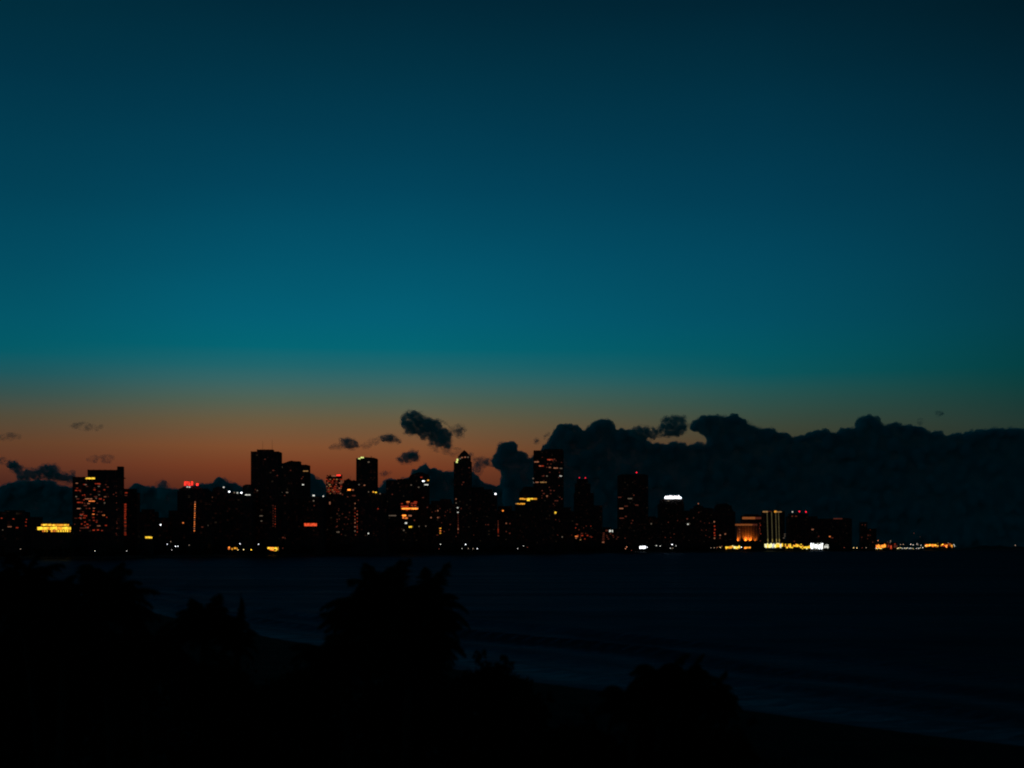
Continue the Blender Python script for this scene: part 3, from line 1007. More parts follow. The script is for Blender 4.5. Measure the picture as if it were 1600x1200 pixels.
# floodlit hotel: pale front washed by orange floodlights at its foot
b = B('short pale hotel front floodlit deep orange from its foot', [(1148, 1186, 817.5)], 60, 10, dep=.4, name='floodlit_hotel', mat=surf('pale_render', (0.42, 0.33, 0.24), .85), pier=9)
flood = b
FZ = CAMH + (HY - 846.3) / F * shoreY(1168) - 2.2
pod = B('dark low podium in front of the orange floodlit hotel', [(1145, 1194, 846.3)], 34, 0, dep=.05, name='low_block', floor=5)
for i, q in enumerate(((1153, 1.5), (1165, 3.2), (1172, 2.4), (1180, .5))):
    p, ax, sg = b.hit(q[0], 846)
    mb = MB()
    mb.box(p.x - 1, p.x + 1, p.y - 6.5, p.y - 5.5, FZ - .3, FZ + 1.2)
    fl = mb.build('floodlight', METAL(), b.root)
    ld = bpy.data.lights.new('flood_beam', 'SPOT')
    ld.energy = 26000 * q[1]
    ld.color = (1, .22, .02)
    ld.spot_size = math.radians(95)
    ld.spot_blend = .8
    ld.shadow_soft_size = 1.0
    lo = bpy.data.objects.new('flood_beam', ld)
    C.objects.link(lo)
    lo.parent = fl
    lo.location = (p.x, p.y - 6, FZ + 2.0)
    lo.rotation_euler = (math.radians(180 - 38), 0, 0)
x = 1149.5
while x < 1183:
    b.win(x, 820, 2.2, 2.6, 'e' if x < 1176 else 'd')
    x += 2.5
for i in range(10):
    b.win(1154.6 + (i % 2) * .9, 825 + i * 2.2, .9, 1.1, 'p' if i % 2 else 'd')
b = B('set back hotel with an orange lit top storey, behind the floodlit front', [(1159, 1193, 805.5), (1164, 1184, 803.8)], 320, 0, name='apartment_block')
b.win(1170, 809.5, 20, 3.6, 'e', 'lit_gallery')
b.win(1186.5, 809.5, 12, 3.2, 'd', 'lit_gallery')
b.field(1186, 1191, 815, 845, 12, ('d', 'd', 'r'), (1.2, 2), seed=55)

b = B('tower with four tall strips of uplight, painted as glow, running up its front', [(1191.5, 1224, 799)], 90, 0, dep=.7, name='striped_tower')
for q in (1199.0, 1206.0, 1212.4, 1216.8):
    for j in range(8):
        b.win(q + (8 - j) * -.04 + j * .13, 803 + j * 6.0, 1.15, 6.1, ('g2' if j > 6 else 'st'), 'uplight_glow')  # uplight on the columns painted as emissive strips, brighter at the foot
b.win(1195.8, 799.6, 8, 2.2, 'm', 'crown_lamp')
b.win(1211.6, 799.4, 3.6, 2.8, 'y', 'crown_lamp')
b.win(1217, 799.8, 9, 1.5, 'm', 'crown_lamp')
b.win(1203, 799.0, 5, 1.0, 'd', 'crown_lamp')
b.wins([(1226.3, 834.5, 2.2, 'f'), (1226.3, 837.5, 2.2, 'f'), (1224.8, 840.5, 2.4, 'f')], 'f', 1.2)

b = B('dark flat roofed tower with three beacons in a row, white then red', [(1229, 1276, 807), (1232, 1262, 802.5)], 165, 0, dep=.3, name='apartment_tower')
b.beacon(1238.2, 799.8, 'w', 2.6)
b.beacon(1249, 799.2, r=2.8)
b.beacon(1259.2, 799.8, r=2.8)
b.wins([(1237.8, 806.6, 2.4, 'd'), (1244, 806.6, 3, 'd'), (1269.8, 827.3, 3, 'p'), (1279, 838, 1.8, 'd'), (1241, 846, 1.6, 'd')], 'd', 1.7)
b = B('long low dark block right of the three beacon tower', [(1274, 1328.5, 810.5), (1308, 1326, 809.5)], 140, 0, dep=.4, name='apartment_block')
b.wins([(1296.6, 838.4, 2.4, 'o'), (1300.5, 840.3, 3, 'd'), (1309, 810.4, 14, 'd')], 'd', 1.5)
b = B('narrow dark tower standing by itself near the right end of the skyline', [(1343.5, 1354, 816)], 140, 0, name='apartment_tower')
b.field(1344, 1353, 820, 848, 3, ('d',), (1, 1.6), seed=57)
b = B('last low dark block of the skyline before the string of shore lights', [(1353, 1368, 826)], 120, 0, name='apartment_block', mat=CONC2())
b.field(1354, 1366, 828, 850, 5, ('d',), (1, 2), seed=58)


# ------------------------------------------------------------------ low lit places on the shore
def pavilion(label, p0, p1, yt, yb, kinds, dens=1.0, seed=0, h=(1.6, 3.2), off=30, name='beach_pavilion', w=(1.2, 3.4), up=.8):
    b = B(label, [(p0 - 1, p1 + 1, min(yt, yb - 4) - 1.2)], off, 0, dep=.3, name=name, cat='pavilion', floor=3.2, mat=CONC2())
    r = random.Random(seed)
    n = 0
    x = p0
    while x < p1 and n < 48:
        ww_ = r.uniform(*w)
        if r.random() < dens:
            mid = (yt + yb) / 2 + r.uniform(-up, up)
            b.win(x + ww_ / 2, mid, ww_ * 1.02, r.uniform(*h), r.choice(kinds))
            n += 1
            if r.random() < .45:
                b.win(x + ww_ / 2, r.choice((yt + .6, yb - .6)), ww_ * .7, 1.5, r.choice(kinds))
                n += 1
        x += ww_
    ry = b.blocks[0]
    mb = MB()
    mb.box(ry[0] - 1.5, ry[1] + 1.5, ry[2] - 3.2, ry[3] + 1, ry[5] + .32, ry[5] + .8)
    mb.build('roof', METAL(), b.root)
    return b


pavilion('small orange lit beach bar below the white lamp string block', 355, 370, 854.5, 860, ('oo', 'y', 'o'), .8, 1)
pavilion('brightest amber lit beach bar below the two tallest left towers', 418, 434, 853, 861, ('yy', 'y', 'oo'), 1, 2, (2.5, 5))
b = pavilion('dim red canopy just above and right of the amber beach bar', 429, 445, 838.5, 842.5, ('d',), .9, 3, (1.5, 3), 60)
b.win(438.9, 846.3, 2, 2.2, 'w')
pavilion('red orange lit kiosk at the foot of the low reddish building', 950, 964, 851, 858, ('oo', 'so', 'o'), .75, 4, (1.5, 3.5))
pavilion('small flat white lit boathouse below the big black slab tower', 999.5, 1008.5, 852.8, 857.5, ('ww', 'w', 'ww'), 1, 5, (3, 4), w=(1.5, 2.4), up=.2)
pavilion('yellow lit beach restaurant left of the floodlit hotel', 1133.5, 1154, 852.5, 858.2, ('yy', 'py', 'y', 'yy'), .97, 6, (2, 4), 12)
pavilion('tiny peach lit kiosk under the floodlit hotel', 1163, 1171, 854.5, 858, ('y', 'p', 'oo'), 1, 7, (1.5, 3), 12)
pavilion('long dazzling pale yellow terrace at the foot of the four strip tower', 1192.5, 1222, 848.8, 856, ('py', 'py', 'py', 'yy', 'w'), 1, 8, (4.5, 6.5), w=(1.4, 2.6))
pavilion('amber lit terrace joining the pale yellow one, below the three beacon tower', 1222, 1253, 850, 858, ('y', 'yy', 'oo', 'yy'), .97, 9, (1.8, 4.5), up=1.6)
pavilion('narrow yellow lit bar left of the white glare', 1254, 1265, 852.5, 858, ('yy', 'yy', 'py'), 1, 10, (2, 4))
pavilion('glaring white lit stage hall on the shore', 1265, 1286, 849, 858, ('ww', 'ww', 'w', 'w'), 1, 11, (4.5, 8.5), w=(1.2, 2.6), up=1.1)
pavilion('small warm white bar at the right end of the stage hall', 1285, 1293, 851, 858, ('w', 'w', 'y', 'p'), 1, 12, (2, 4))
pavilion('orange lit fairground hall starting the right hand string of shore lights', 1368.5, 1384, 849, 858, ('oo', 'o', 'y', 'oo'), 1, 13, (2.5, 6), w=(1, 2.4), up=1.2)
pavilion('dim red tented hall right of the orange fairground hall', 1386, 1400, 849.5, 857.5, ('d', 'so', 'd', 'r'), .8, 14, (2, 4.5), up=1.2)
pavilion('orange lit wharf shed halfway along the right hand string of shore lights', 1445, 1467, 850, 855, ('oo', 'y', 'oo', 'yy', 'o', 'r'), .92, 15, (1.6, 3.6), w=(.8, 1.9), up=1.1)
pavilion('last orange lit wharf shed at the far right end of the lights', 1470, 1488, 849.5, 855.5, ('oo', 'o', 'so', 'y', 'r'), .85, 16, (1.5, 3.6), w=(.8, 1.9), up=1.2)


def lamp(px, py, k='w', size=1.0, label='', grp='', off=14, posts=True):
    Y = shoreY(px) + off
    z = CAMH + (HY - py) / F * Y
    if z < 4:
        Y = (z - CAMH) and (CAMH - 4.5) * F / max(py - HY, .1)
        z = CAMH + (HY - py) / F * Y
    base = 1.8 if off >= 12 else 0.6
    o = empty('street_lamp', ((px - 800) / F * Y, Y, base))
    tag(o, label, 'street lamp', grp)
    rr = .42 * size * Y / F
    p = MB()
    p.cyl(0, 0, 0, z - base - rr * .6, .28, .16, 6)
    p.box(-.5, .5, -.5, .5, -0.2, .5)
    p.build('pole', METAL(), o)
    h = MB()
    h.ball((0, 0, z - base), rr, 8, .8)
    h.build('lamp_head', LAMP(k), o, True)
    c = MB()
    c.cyl(0, 0, z - base + rr * .8, z - base + rr * .8 + .3, rr * .7, rr * .2, 8)
    c.build('lamp_cap', METAL(), o)
    return o


def LAMP(k):
    c, s = WINC[k]
    if k == 'y':
        c = (1.0, 0.78, 0.32)
    return glow('lamp_' + k, c, {'ww': 4.2, 'w': 2.3, 'f': 0.9, 'y': 3.0, 'yy': 5, 'p': 1.5, 'oo': 3.2, 'o': 2.0, 'd': .3, 'sr': 2.5}.get(k, s))


def lamps(lst, label, grp):
    for q in lst:
        lamp(q[0], q[1], q[2] if len(q) > 2 else 'w', q[3] if len(q) > 3 else 1.0, label, grp)


lamp(32, 858, 'f', 1.3, 'lone white lamp on the shore below the left edge block')
lamp(148.5, 861, 'w', 1.2, 'lone white lamp on the shore below the hotel slab')
lamp(198, 861, 'w', 1.2, 'lone white lamp on the shore below the red stair column')
lamps([(261.5, 850.3, 'ww', 1.4), (266.8, 846.3, 'f', 1.2), (268.4, 859.2, 'w', 1.2), (274.3, 853.7, 'ww', 1.7), (278, 853.4, 'ww', 1.4), (295.6, 851.7, 'f', 1.2)],
      'white lamp in the loose cluster on the shore left of the red sign tower', 'shore lamps left of the red sign tower')
lamp(375, 849.7, 'ww', 1.6, 'bright white lamp above the three warm ones, right of the small orange bar')
lamp(404, 850.2, 'ww', 1.6, 'bright white lamp just left of the amber beach bar')
lamps([(372, 859.4, 'y', 1.1), (380.6, 858.8, 'y', 1.6), (392.6, 859, 'yy', 1.5)], 'low warm lamp between the two orange lit beach bars', 'warm lamps between the two beach bars')
lamp(435.3, 860.3, 'f', 1.1, 'dim white lamp at the right foot of the amber beach bar')
lamp(442, 856.5, 'd', 1.3, 'very dim lamp a little right of the amber beach bar')
lamp(555, 858, 'f', 1.4, 'dim lamp on the dark shore below the slim tower')
lamp(596.2, 858.3, 'f', 1.1, 'dim lamp on the dark shore left of the big palm top')
lamp(688.5, 850.5, 'w', 1.4, 'white lamp above the palm tips, left of the pointed tower')
lamp(686, 857.5, 'd', 1.4, 'very dim lamp right under the white one above the palm tips')
lamp(727.5, 850.6, 'ww', 1.7, 'bright white lamp below the pointed tower, higher than the four beside it')
lamps([(721.6, 857.2, 'w', 1.4), (731.8, 857, 'f', 1.4), (739, 857.2, 'f', 1.3), (745.7, 857.2, 'ww', 1.4)], 'white lamp in the row of four at the water below the pointed tower',
      'row of four lamps below the pointed tower')
lamps([(808.8, 857.2, 'w', 1.1), (818, 852.9, 'w', 1.3), (824, 855.2, 'd', 1.3)], 'small white lamp in the group of three below the terraced building', 'lamps below the terraced building')
lamps([(884, 856.8, 'w', 1.1), (890.5, 856.8, 'w', 1.2)], 'white lamp of the pair left of the stepped tower foot', 'pair of lamps near the stepped tower')
lamps([(979.3, 854.6, 'p', 1.6), (977.4, 857.2, 'p', 1.5)], 'pinkish lamp of the leaning pair right of the red orange kiosk', 'pinkish pair of lamps')
lamp(986.8, 860, 'd', 1.4, 'very dim lamp low at the water left of the white boathouse')
lamp(1011, 855, 'ww', 1.5, 'white lamp touching the right end of the white boathouse')
lamps([(1025.8, 852.5, 'w', 1.5), (1031.6, 853.2, 'w', 1.5)], 'white lamp of the pair right of the white boathouse', 'pair of lamps right of the boathouse')
lamps([(1050, 850.8, 'ww', 1.9), (1056.2, 852.7, 'w', 1.3), (1047.5, 856.5, 'w', 1.2), (1051.3, 856.6, 'f', 1.2), (1066, 856, 'd', 1.6)], 'white lamp in the cluster below the white crowned tower',
      'cluster of lamps below the white crowned tower')
lamps([(1111, 856, 'f', 1.1), (1116, 856, 'f', 1.3), (1120.5, 855.7, 'p', 1.5), (1125.5, 855.5, 'y', 1.1), (1127.8, 853.6, 'p', 1), (1124, 854, 'p', .9)], 'faint warm lamp in the row left of the yellow restaurant',
      'faint row left of the yellow restaurant')
lamp(1158.5, 855, 'ww', 1.6, 'single white lamp between the yellow restaurant and the peach kiosk')
lamps([(1319, 855.5, 'd', 1.3), (1325, 855.2, 'y', 1.5), (1334, 856, 'y', 1.4), (1339, 856.3, 'y', 1.4), (1347, 856, 'd', 1.3), (1353.5, 855.8, 'f', 1.3)], 'small yellowish lamp on the low jetty right of the stage hall',
      'lamps along the low jetty')
lamp(1372, 844.8, 'p', 1.4, 'pinkish lamp high above the orange fairground hall')
lamps([(1391.5, 845.2, 'f', 1.5), (1391, 847.5, 'f', 1), (1387, 847, 'd', 1.2)], 'dim pinkish lamp high above the dim red tented hall', 'lamps above the red tented hall')
lamp(1380.3, 850, 'yy', 1.7, 'bright yellow lamp over the right half of the orange fairground hall')
lamps([(1369 + 2.1 * i + r.uniform(-.4, .4), 857.2 + r.uniform(-.5, .4), r.choice(['y', 'yy', 'y', 'w']), r.uniform(1.1, 1.7)) for i in range(6)], 'amber lamp at the water below the orange fairground hall',
      'lamps at the foot of the fairground hall')
lamps([(1402.5, 856.8, 'y', 1.4), (1404.5, 856.2, 'y', 1.4), (1407.6, 855.8, 'y', 1.1), (1410, 857, 'w', 1.3), (1413.5, 856.5, 'w', 1.5), (1416, 857, 'y', 1.3), (1418, 856.2, 'w', 1.3), (1421.5, 856.8, 'w', 1.4),
       (1423.5, 856.5, 'w', 1.2), (1426.8, 857.2, 'y', 1.2), (1432, 856.8, 'w', 1.1), (1435.5, 856.8, 'w', 1.4), (1438, 855.8, 'y', 1), (1441.8, 855.6, 'w', 1.4)],
      'pale yellow lamp in the lower row between tented hall and wharf sheds', 'lower row of wharf lamps')
lamps([(1407, 850.8, 'f', 1.4), (1411.5, 850.6, 'f', 1.5), (1423, 850.4, 'w', 1.6), (1426.8, 851.4, 'w', 1.4), (1432.7, 850, 'w', 1.4), (1434.5, 851.2, 'f', 1.3), (1439, 851.8, 'w', 1.3)],
      'pale lamp in the upper row above the lower wharf lamps', 'upper row of wharf lamps')
lamps([(1446, 852.5, 'y', 1.5), (1453, 851.8, 'yy', 1.5), (1459.5, 851, 'yy', 1.7), (1462, 850.2, 'y', 1.2)], 'amber lamp along the first orange wharf shed', 'lamps along the first wharf shed')
lamp(1465.7, 849.2, 'yy', 1.9, 'tall bright lamp at the right end of the first orange wharf shed')
lamp(1473, 850.6, 'yy', 1.9, 'bright lamp between the two orange wharf sheds')
lamp(1482.3, 848.6, 'ww', 2.0, 'tallest brightest lamp over the last orange wharf shed')
lamps([(1478, 854.6, 'p', 1.3), (1487, 854.2, 'p', 1.3)], 'small pink lamp low in front of the last orange wharf shed', 'pink lamps before the last wharf shed')
lamps([(1490.6, 851, 'w', 1.4), (1491.5, 853.2, 'w', 1.4)], 'pale lamp of the pair closing the string of shore lights', 'pair of lamps closing the string')
lamp(1586.5, 852, 'f', 1.6, 'lone far lamp on the dark headland at the right edge', off=1600)
lamps([(1428, 833, 'd', 1), (1438, 838.5, 'd', .9)], 'barely visible mast lamp high above the wharf lamps', 'mast lamps above the wharf')
lg = B('small flat yellow lit petrol station canopy left of the red sign tower', [(225, 239, 838)], 30, 0, dep=1, name='canopy_building', cat='canopy', floor=4)
lg.win(232.3, 839.8, 10.5, 2.8, 'yy', 'lit_sign')

# ------------------------------------------------------------------ trees along the far shore: one dark mass in the photo
def leaf_cloud(mb, c, rx, ry, rz, n, s, r, shell=.55):
    for _ in range(n):
        while True:
            p = Vector((r.uniform(-1, 1), r.uniform(-1, 1), r.uniform(-1, 1)))
            if shell < p.length < 1:
                break
        q = Vector((c[0] + p.x * rx, c[1] + p.y * ry, c[2] + p.z * rz))
        a = Vector((r.gauss(0, 1), r.gauss(0, 1), r.gauss(0, 1))).normalized() * s * r.uniform(.5, 1.2)
        b_ = a.cross(Vector((r.gauss(0, 1), r.gauss(0, 1), r.gauss(0, 1)))).normalized() * s * r.uniform(.3, .6)
        mb.add([q - a, q + b_, q + a, q - b_], [(0, 1, 2, 3)])


LEAF = surf('leaf_dark_green', (0.011, 0.016, 0.006), 0.85, .35, 1.5, .05)
FROND = surf('palm_frond_green', (0.010, 0.014, 0.006), 0.85, .3, 2.0, .05)
BARK = surf('palm_bark', (0.03, 0.025, 0.02), 0.95, .35, 6.0, .05)
tl = MB()
r = random.Random(12)
p = -60.0
while p < 1368:
    Y = shoreY(p) + r.uniform(14, 40)
    if any(a < p < c for a, c in ((348, 372), (414, 438), (946, 966), (995, 1014), (1130, 1175), (1189, 1296))):
        p += 2.5
        continue
    h = r.uniform(6, 13) * (1.25 if 250 < p < 1150 else 1)
    if p > 1180:
        h *= .45
    w = r.uniform(4, 9)
    x = (p - 800) / F * Y
    tl.cyl(x, Y, 1.2, h * .6, .35, .2, 5)
    leaf_cloud(tl, (x, Y, h * .72 + 1), w, w * .8, h * .42, 46, 2.0, r)
    p += w * F / Y * r.uniform(.9, 1.7)
tlo = tl.build('shoreline_trees', LEAF)
tag(tlo, 'dark mass of trees along the far shore under the skyline', 'trees', kind='stuff')

# low sea wall / boulders where land meets water
sw = MB()
for i in range(len(cp) - 1):
    for j in range(4):
        t = (j + r.random()) / 4
        x = cx[i] * (1 - t) + cx[i + 1] * t
        y = cy[i] * (1 - t) + cy[i + 1] * t
        s = r.uniform(.7, 1.6)
        sw.frustum(s * 1.6, s * 1.2, -.6, s * .8, s * .9, s * .7, x, y + r.uniform(-2, 2))
tag(sw.build('shore_rocks', surf('rock_dark', (.04, .04, .04), .95)), 'line of dark boulders at the foot of the far shore', 'rocks', kind='stuff')


# ------------------------------------------------------------------ palms and shrubs in front
def frond(mb, base, az, elev, L, droop, r, leaf=.75, n=34, twist=0.0):
    """one feather frond: a curved midrib with two ranks of hanging leaflets"""
    pts = []
    d = Vector((math.cos(az) * math.cos(elev), math.sin(az) * math.cos(elev), math.sin(elev)))
    p = Vector(base)
    seg = 12
    for i in range(seg + 1):
        pts.append(p.copy())
        p = p + d * (L / seg)
        d = (d + Vector((0, 0, -droop / seg * (0.5 + 1.6 * i / seg)))).normalized()
    mb.tube(pts, [.05 * (1 - .8 * i / seg) + .008 for i in range(seg + 1)], 4)
    side0 = Vector((-math.sin(az), math.cos(az), 0))
    for i in range(n):
        t = .10 + .89 * i / (n - 1)
        f = t * seg
        k = min(int(f), seg - 1)
        q = pts[k].lerp(pts[k + 1], f - k)
        ax = (pts[k + 1] - pts[k]).normalized()
        up = side0.cross(ax) * -1
        ll = leaf * (math.sin(math.pi * min(1, t * .86 + .12)) ** .6) * r.uniform(.8, 1.12)
        for sgn in (-1, 1):
            hang = r.uniform(.25, .75)
            dr = (side0 * sgn * (1 - hang * .45) + ax * r.uniform(.45, .8) + Vector((0, 0, -hang))).normalized()
            tip = q + dr * ll + Vector((0, 0, -.10 * ll))
            mid = q + dr * ll * .5 + Vector((0, 0, .04 * ll))
            wv = ax * .028 + Vector((0, 0, .012))
            mb.add([q - wv, q + wv, mid + wv * 1.25, tip, mid - wv * 1.25], [(0, 1, 2, 4), (4, 2, 3)])


def palm(label, px, py, Y, R, seed, lean=(0, 0), nf=24, ncoco=6, ragged=0.0, dead=4, el=(-.5, 1.25), extra=()):
    """px,py: where the photo shows the heart of the crown"""
    r = random.Random(seed)
    heart = px2w(px, py, Y)
    bx, by = heart.x - lean[0], Y - lean[1]
    gz = float(land_z(np.array([bx]), np.array([by]))[0]) - .1
    root = empty('palm_tree', (bx, by, gz))
    tag(root, label, 'palm tree', 'palms on the dune')
    h = heart - Vector((bx, by, gz))
    pts, rad = [], []
    for i in range(15):
        t = i / 14
        pts.append(Vector((h.x * t ** 1.7, h.y * t ** 1.7, h.z * t)))
        rad.append((.21 if t > .06 else .3) * (1 - .35 * t) + .012 * (i % 2))
    tr = MB()
    tr.tube(pts, rad, 9)
    tr.build('trunk', BARK, root, True)
    cr = MB()
    for i in range(nf):
        az = i * 2.39996 + r.uniform(-.25, .25)
        q = i / nf
        elev = el[1] + (el[0] - el[1]) * q ** .8 + r.uniform(-.15, .15)
        L = R * r.uniform(.82, 1.1) * (.82 if elev > .9 else 1)
        frond(cr, h + Vector((0, 0, .1)), az, elev, L, r.uniform(1.0, 1.9) if elev > 0 else r.uniform(.5, 1.1), r, leaf=.33 * R * r.uniform(.85, 1.1))
    for (az, elev, L, dp) in extra:
        frond(cr, h + Vector((0, 0, .1)), az, elev, L, dp, r, leaf=.3 * R)
    cr.build('crown', FROND, root)
    if ncoco:
        co = MB()
        for i in range(ncoco):
            a = i * 2 * math.pi / ncoco
            co.ball((h.x + .3 * math.cos(a), h.y + .3 * math.sin(a), h.z - .2 - .12 * (i % 2)), .13, 8, 1.15)
        co.build('coconuts', BARK, root, True)
    return root


def shrub(label, px, py, Y, rx, rz, seed, n=1500, leaf=.16, lobes=7, name='shrub'):
    """px,py: top of the shrub in the photo"""
    r = random.Random(seed)
    top = px2w(px, py, Y)
    gz = float(land_z(np.array([top.x]), np.array([Y]))[0]) - .05
    root = empty(name, (top.x, Y, gz))
    tag(root, label, 'shrub', 'shrubs on the dune')
    H = top.z - gz
    st = MB()
    fo = MB()
    for k in range(lobes):
        a = k * 2.4 + r.uniform(-.4, .4)
        rr = rx * (.2 + .6 * (k / lobes))
        c = Vector((rr * math.cos(a), rr * .8 * math.sin(a), H - rz * (.55 + .75 * (k / lobes)) + r.uniform(-.15, .15)))
        s = rx * r.uniform(.34, .5)
        leaf_cloud(fo, c, s, s, rz * r.uniform(.45, .62), n // lobes, leaf, r, .25)
        st.tube([Vector((r.uniform(-.1, .1), r.uniform(-.1, .1), 0)), Vector((c.x * .4, c.y * .4, c.z * .5)), c], [.09, .06, .02], 6)
    leaf_cloud(fo, (0, 0, H * .45), rx * .95, rx * .8, H * .5, n, leaf * 1.2, r, .1)
    for k in range(14):      # stray shoots break the outline
        a = r.uniform(0, 6.28)
        q = Vector((rx * .75 * math.cos(a) * r.random(), rx * .6 * math.sin(a), H - rz * r.uniform(.1, 1.0)))
        e = q + Vector((r.uniform(-.3, .3), r.uniform(-.3, .3), r.uniform(.2, .55)))
        st.tube([Vector((0, 0, H * .4)), q, e], [.04, .02, .008], 5)
        leaf_cloud(fo, e, .18, .18, .25, 12, leaf, r, 0)
    st.build('stems', BARK, root)
    fo.build('foliage', LEAF, root)
    return root


UP = lambda a, L: (1.57 + (a - 1) * .7, 1.2, L * 1.08, 1.05)
palm('tallest palm with the broad crown breaking the far shore line', 606, 955, 56, 2.6, 1, (-.6, .5), 32, extra=[(math.pi - .1, .45, 2.9, 1.1), (math.pi + .15, .3, 2.7, 1.0), UP(.5, 2.25), UP(2.2, 2.1), UP(1, 1.9)])
palm('palm pressed against the right side of the tallest one', 668, 958, 59, 1.95, 2, (.5, .2), 32, el=(-1.1, 1.45), extra=[UP(.1, 2.35), UP(1.2, 2.1), UP(.3, 1.8)])
palm('palm standing lower and in front of the tallest one', 640, 1020, 50, 2.0, 3, (.2, -.3), 30)
palm('palm whose crown fills the left flank of the tallest one', 570, 990, 58, 2.2, 14, (-.4, .3), 30)
palm('palm whose crown fills the right flank below the spear fronds', 672, 1000, 57, 1.7, 15, (.4, .3), 30, el=(-1.2, 1.2))
palm('palm with short fronds at the lower left of the tallest one', 528, 1040, 52, 2.0, 4, (-.7, 0), 26)
palm('wide palm at the left whose long fronds reach over the water', 158, 952, 55, 2.35, 5, (-.5, 0), 32, extra=[(-.12, .55, 2.3, 1.35), (.2, .25, 2.5, 1.2), UP(.4, 2.0), UP(2.0, 1.9)])
palm('palm at the left edge of the view', 30, 935, 58, 2.7, 6, (-1, .2), 32)
palm('palm behind the left edge palm, a little to its right', 82, 948, 63, 2.3, 16, (-.5, .2), 30)
palm('palm between the left edge palm and the wide one, its crown lower', 105, 990, 50, 2.2, 7, (.3, 0), 28)
palm('small bushy palm between the wide left palm and the tallest one', 322, 982, 54, 1.7, 8, (.3, .3), 32, extra=[(-.2, .2, 2.2, .8), UP(.4, 1.4), UP(2.5, 1.2)])
palm('young palm with one upright spear frond beside the small bushy palm', 371, 1010, 57, 1.1, 9, (.1, 0), 14, ncoco=0, extra=[(0, 1.5, 2.1, .05), (1, 1.42, 1.8, .1)])
palm('palm low in front of the gap right of the wide left palm', 225, 1035, 50, 2.1, 10, (-.2, 0), 26)
palm('right hand palm with the flat ragged crown above the beach', 1038, 1078, 47, 1.6, 11, (.4, 0), 34)
palm('palm crowding the right hand one from behind', 1074, 1078, 51, 1.5, 17, (.3, .2), 30, ncoco=0)
palm('small palm leaning off the right hand palm', 1112, 1098, 49, 1.4, 12, (.5, .1), 26, ncoco=0)
palm('low palm left of the right hand one, barely above the shrubs', 985, 1105, 44, 1.3, 13, (-.2, 0), 26, ncoco=0)
shrub('rounded sea grape bush right of the tallest palm', 762, 1036, 55, 1.75, 1.2, 21, 2400)
shrub('tall bush closing the gap below the two left palms', 60, 950, 66, 2.6, 1.8, 32, 2600)
shrub('dense bush under the small bushy palm', 340, 1030, 52, 2.0, 1.4, 22, 2000)
shrub('bush filling the foot of the two tallest palms', 640, 1040, 54, 2.6, 1.8, 23, 2600)
shrub('bush at the lower left of the tallest palm', 500, 1030, 56, 1.6, 1.2, 24)
shrub('bush at the foot of the wide left palm', 170, 1000, 60, 2.6, 1.8, 25, 2600)
shrub('bush in the far left corner below the edge palm', 30, 990, 62, 2.4, 1.8, 26, 2200)
shrub('low bush between the two middle groups of palms', 430, 1062, 53, 2.0, 1.3, 27, 2000)
shrub('bush under the right hand palm', 1050, 1110, 48, 2.3, 1.3, 28, 2400)
shrub('last low bush to the right, next to the open beach', 1135, 1135, 46, 1.1, 1.0, 29, 1200)
shrub('low bush left of the right hand palm group', 900, 1128, 50, 1.9, 1.0, 30, 1800)
shrub('low bush beside the rounded sea grape bush', 820, 1080, 54, 1.2, .8, 31, 1000)

# dune scrub covering the sand up to the beach
r = random.Random(77)
us = MB()
for _ in range(2600):
    y = r.uniform(14, 300) ** 1.0
    x = r.uniform(-.62 * y - 12, .45 * y + 12)
    d = float(-shore_dist(np.array([x]), np.array([y]))[0])
    if d < 26 + 5 * math.sin(x * .35) + r.uniform(0, 8):
        continue
    gz = float(land_z(np.array([x]), np.array([y]))[0])
    s = r.uniform(.35, 1.0) * (1 if y < 80 else 1.6)
    leaf_cloud(us, (x, y, gz + s * .3), s * 1.3, s * 1.2, s * .7, 16, .20 * (1 if y < 80 else 2.2), r, .1)
tag(us.build('dune_scrub', LEAF), 'low dark scrub covering the dune below the palms', 'scrub', kind='stuff')


# ------------------------------------------------------------------ clouds: real bodies of thin vapour far beyond the city
def vapour(name, dens, col, px=5.0, lo=.40, hi=.60, step=.3):
    """thin vapour torn into shreds: its density follows a noise of about `px` metres"""
    if name in _m:
        return _m[name]
    mt = bpy.data.materials.new(name)
    mt.use_nodes = True
    nt = mt.node_tree
    nt.nodes.clear()
    v = nt.nodes.new('ShaderNodeVolumePrincipled')
    v.inputs['Color'].default_value = (*col, 1)
    v.inputs['Anisotropy'].default_value = 0.0
    g = nt.nodes.new('ShaderNodeNewGeometry')
    n = nt.nodes.new('ShaderNodeTexNoise')
    n.inputs['Scale'].default_value = 1.0 / px
    n.inputs['Detail'].default_value = 5
    n.inputs['Roughness'].default_value = 0.62
    nt.links.new(g.outputs['Position'], n.inputs['Vector'])
    r = nt.nodes.new('ShaderNodeMapRange')
    r.interpolation_type = 'SMOOTHSTEP'
    r.inputs['From Min'].default_value = lo
    r.inputs['From Max'].default_value = hi
    r.inputs['To Min'].default_value = 0.0
    r.inputs['To Max'].default_value = dens
    nt.links.new(n.outputs[0], r.inputs['Value'])
    nt.links.new(r.outputs[0], v.inputs['Density'])
    o = nt.nodes.new('ShaderNodeOutputMaterial')
    nt.links.new(v.outputs[0], o.inputs['Volume'])
    mt.cycles.volume_step_rate = step
    _m[name] = mt
    return mt


def inside(px, py, poly):
    c = False
    n = len(poly)
    for i in range(n):
        (x1, y1), (x2, y2) = poly[i], poly[(i + 1) % n]
        if (y1 > py) != (y2 > py) and px < (x2 - x1) * (py - y1) / (y2 - y1) + x1:
            c = not c
    return c


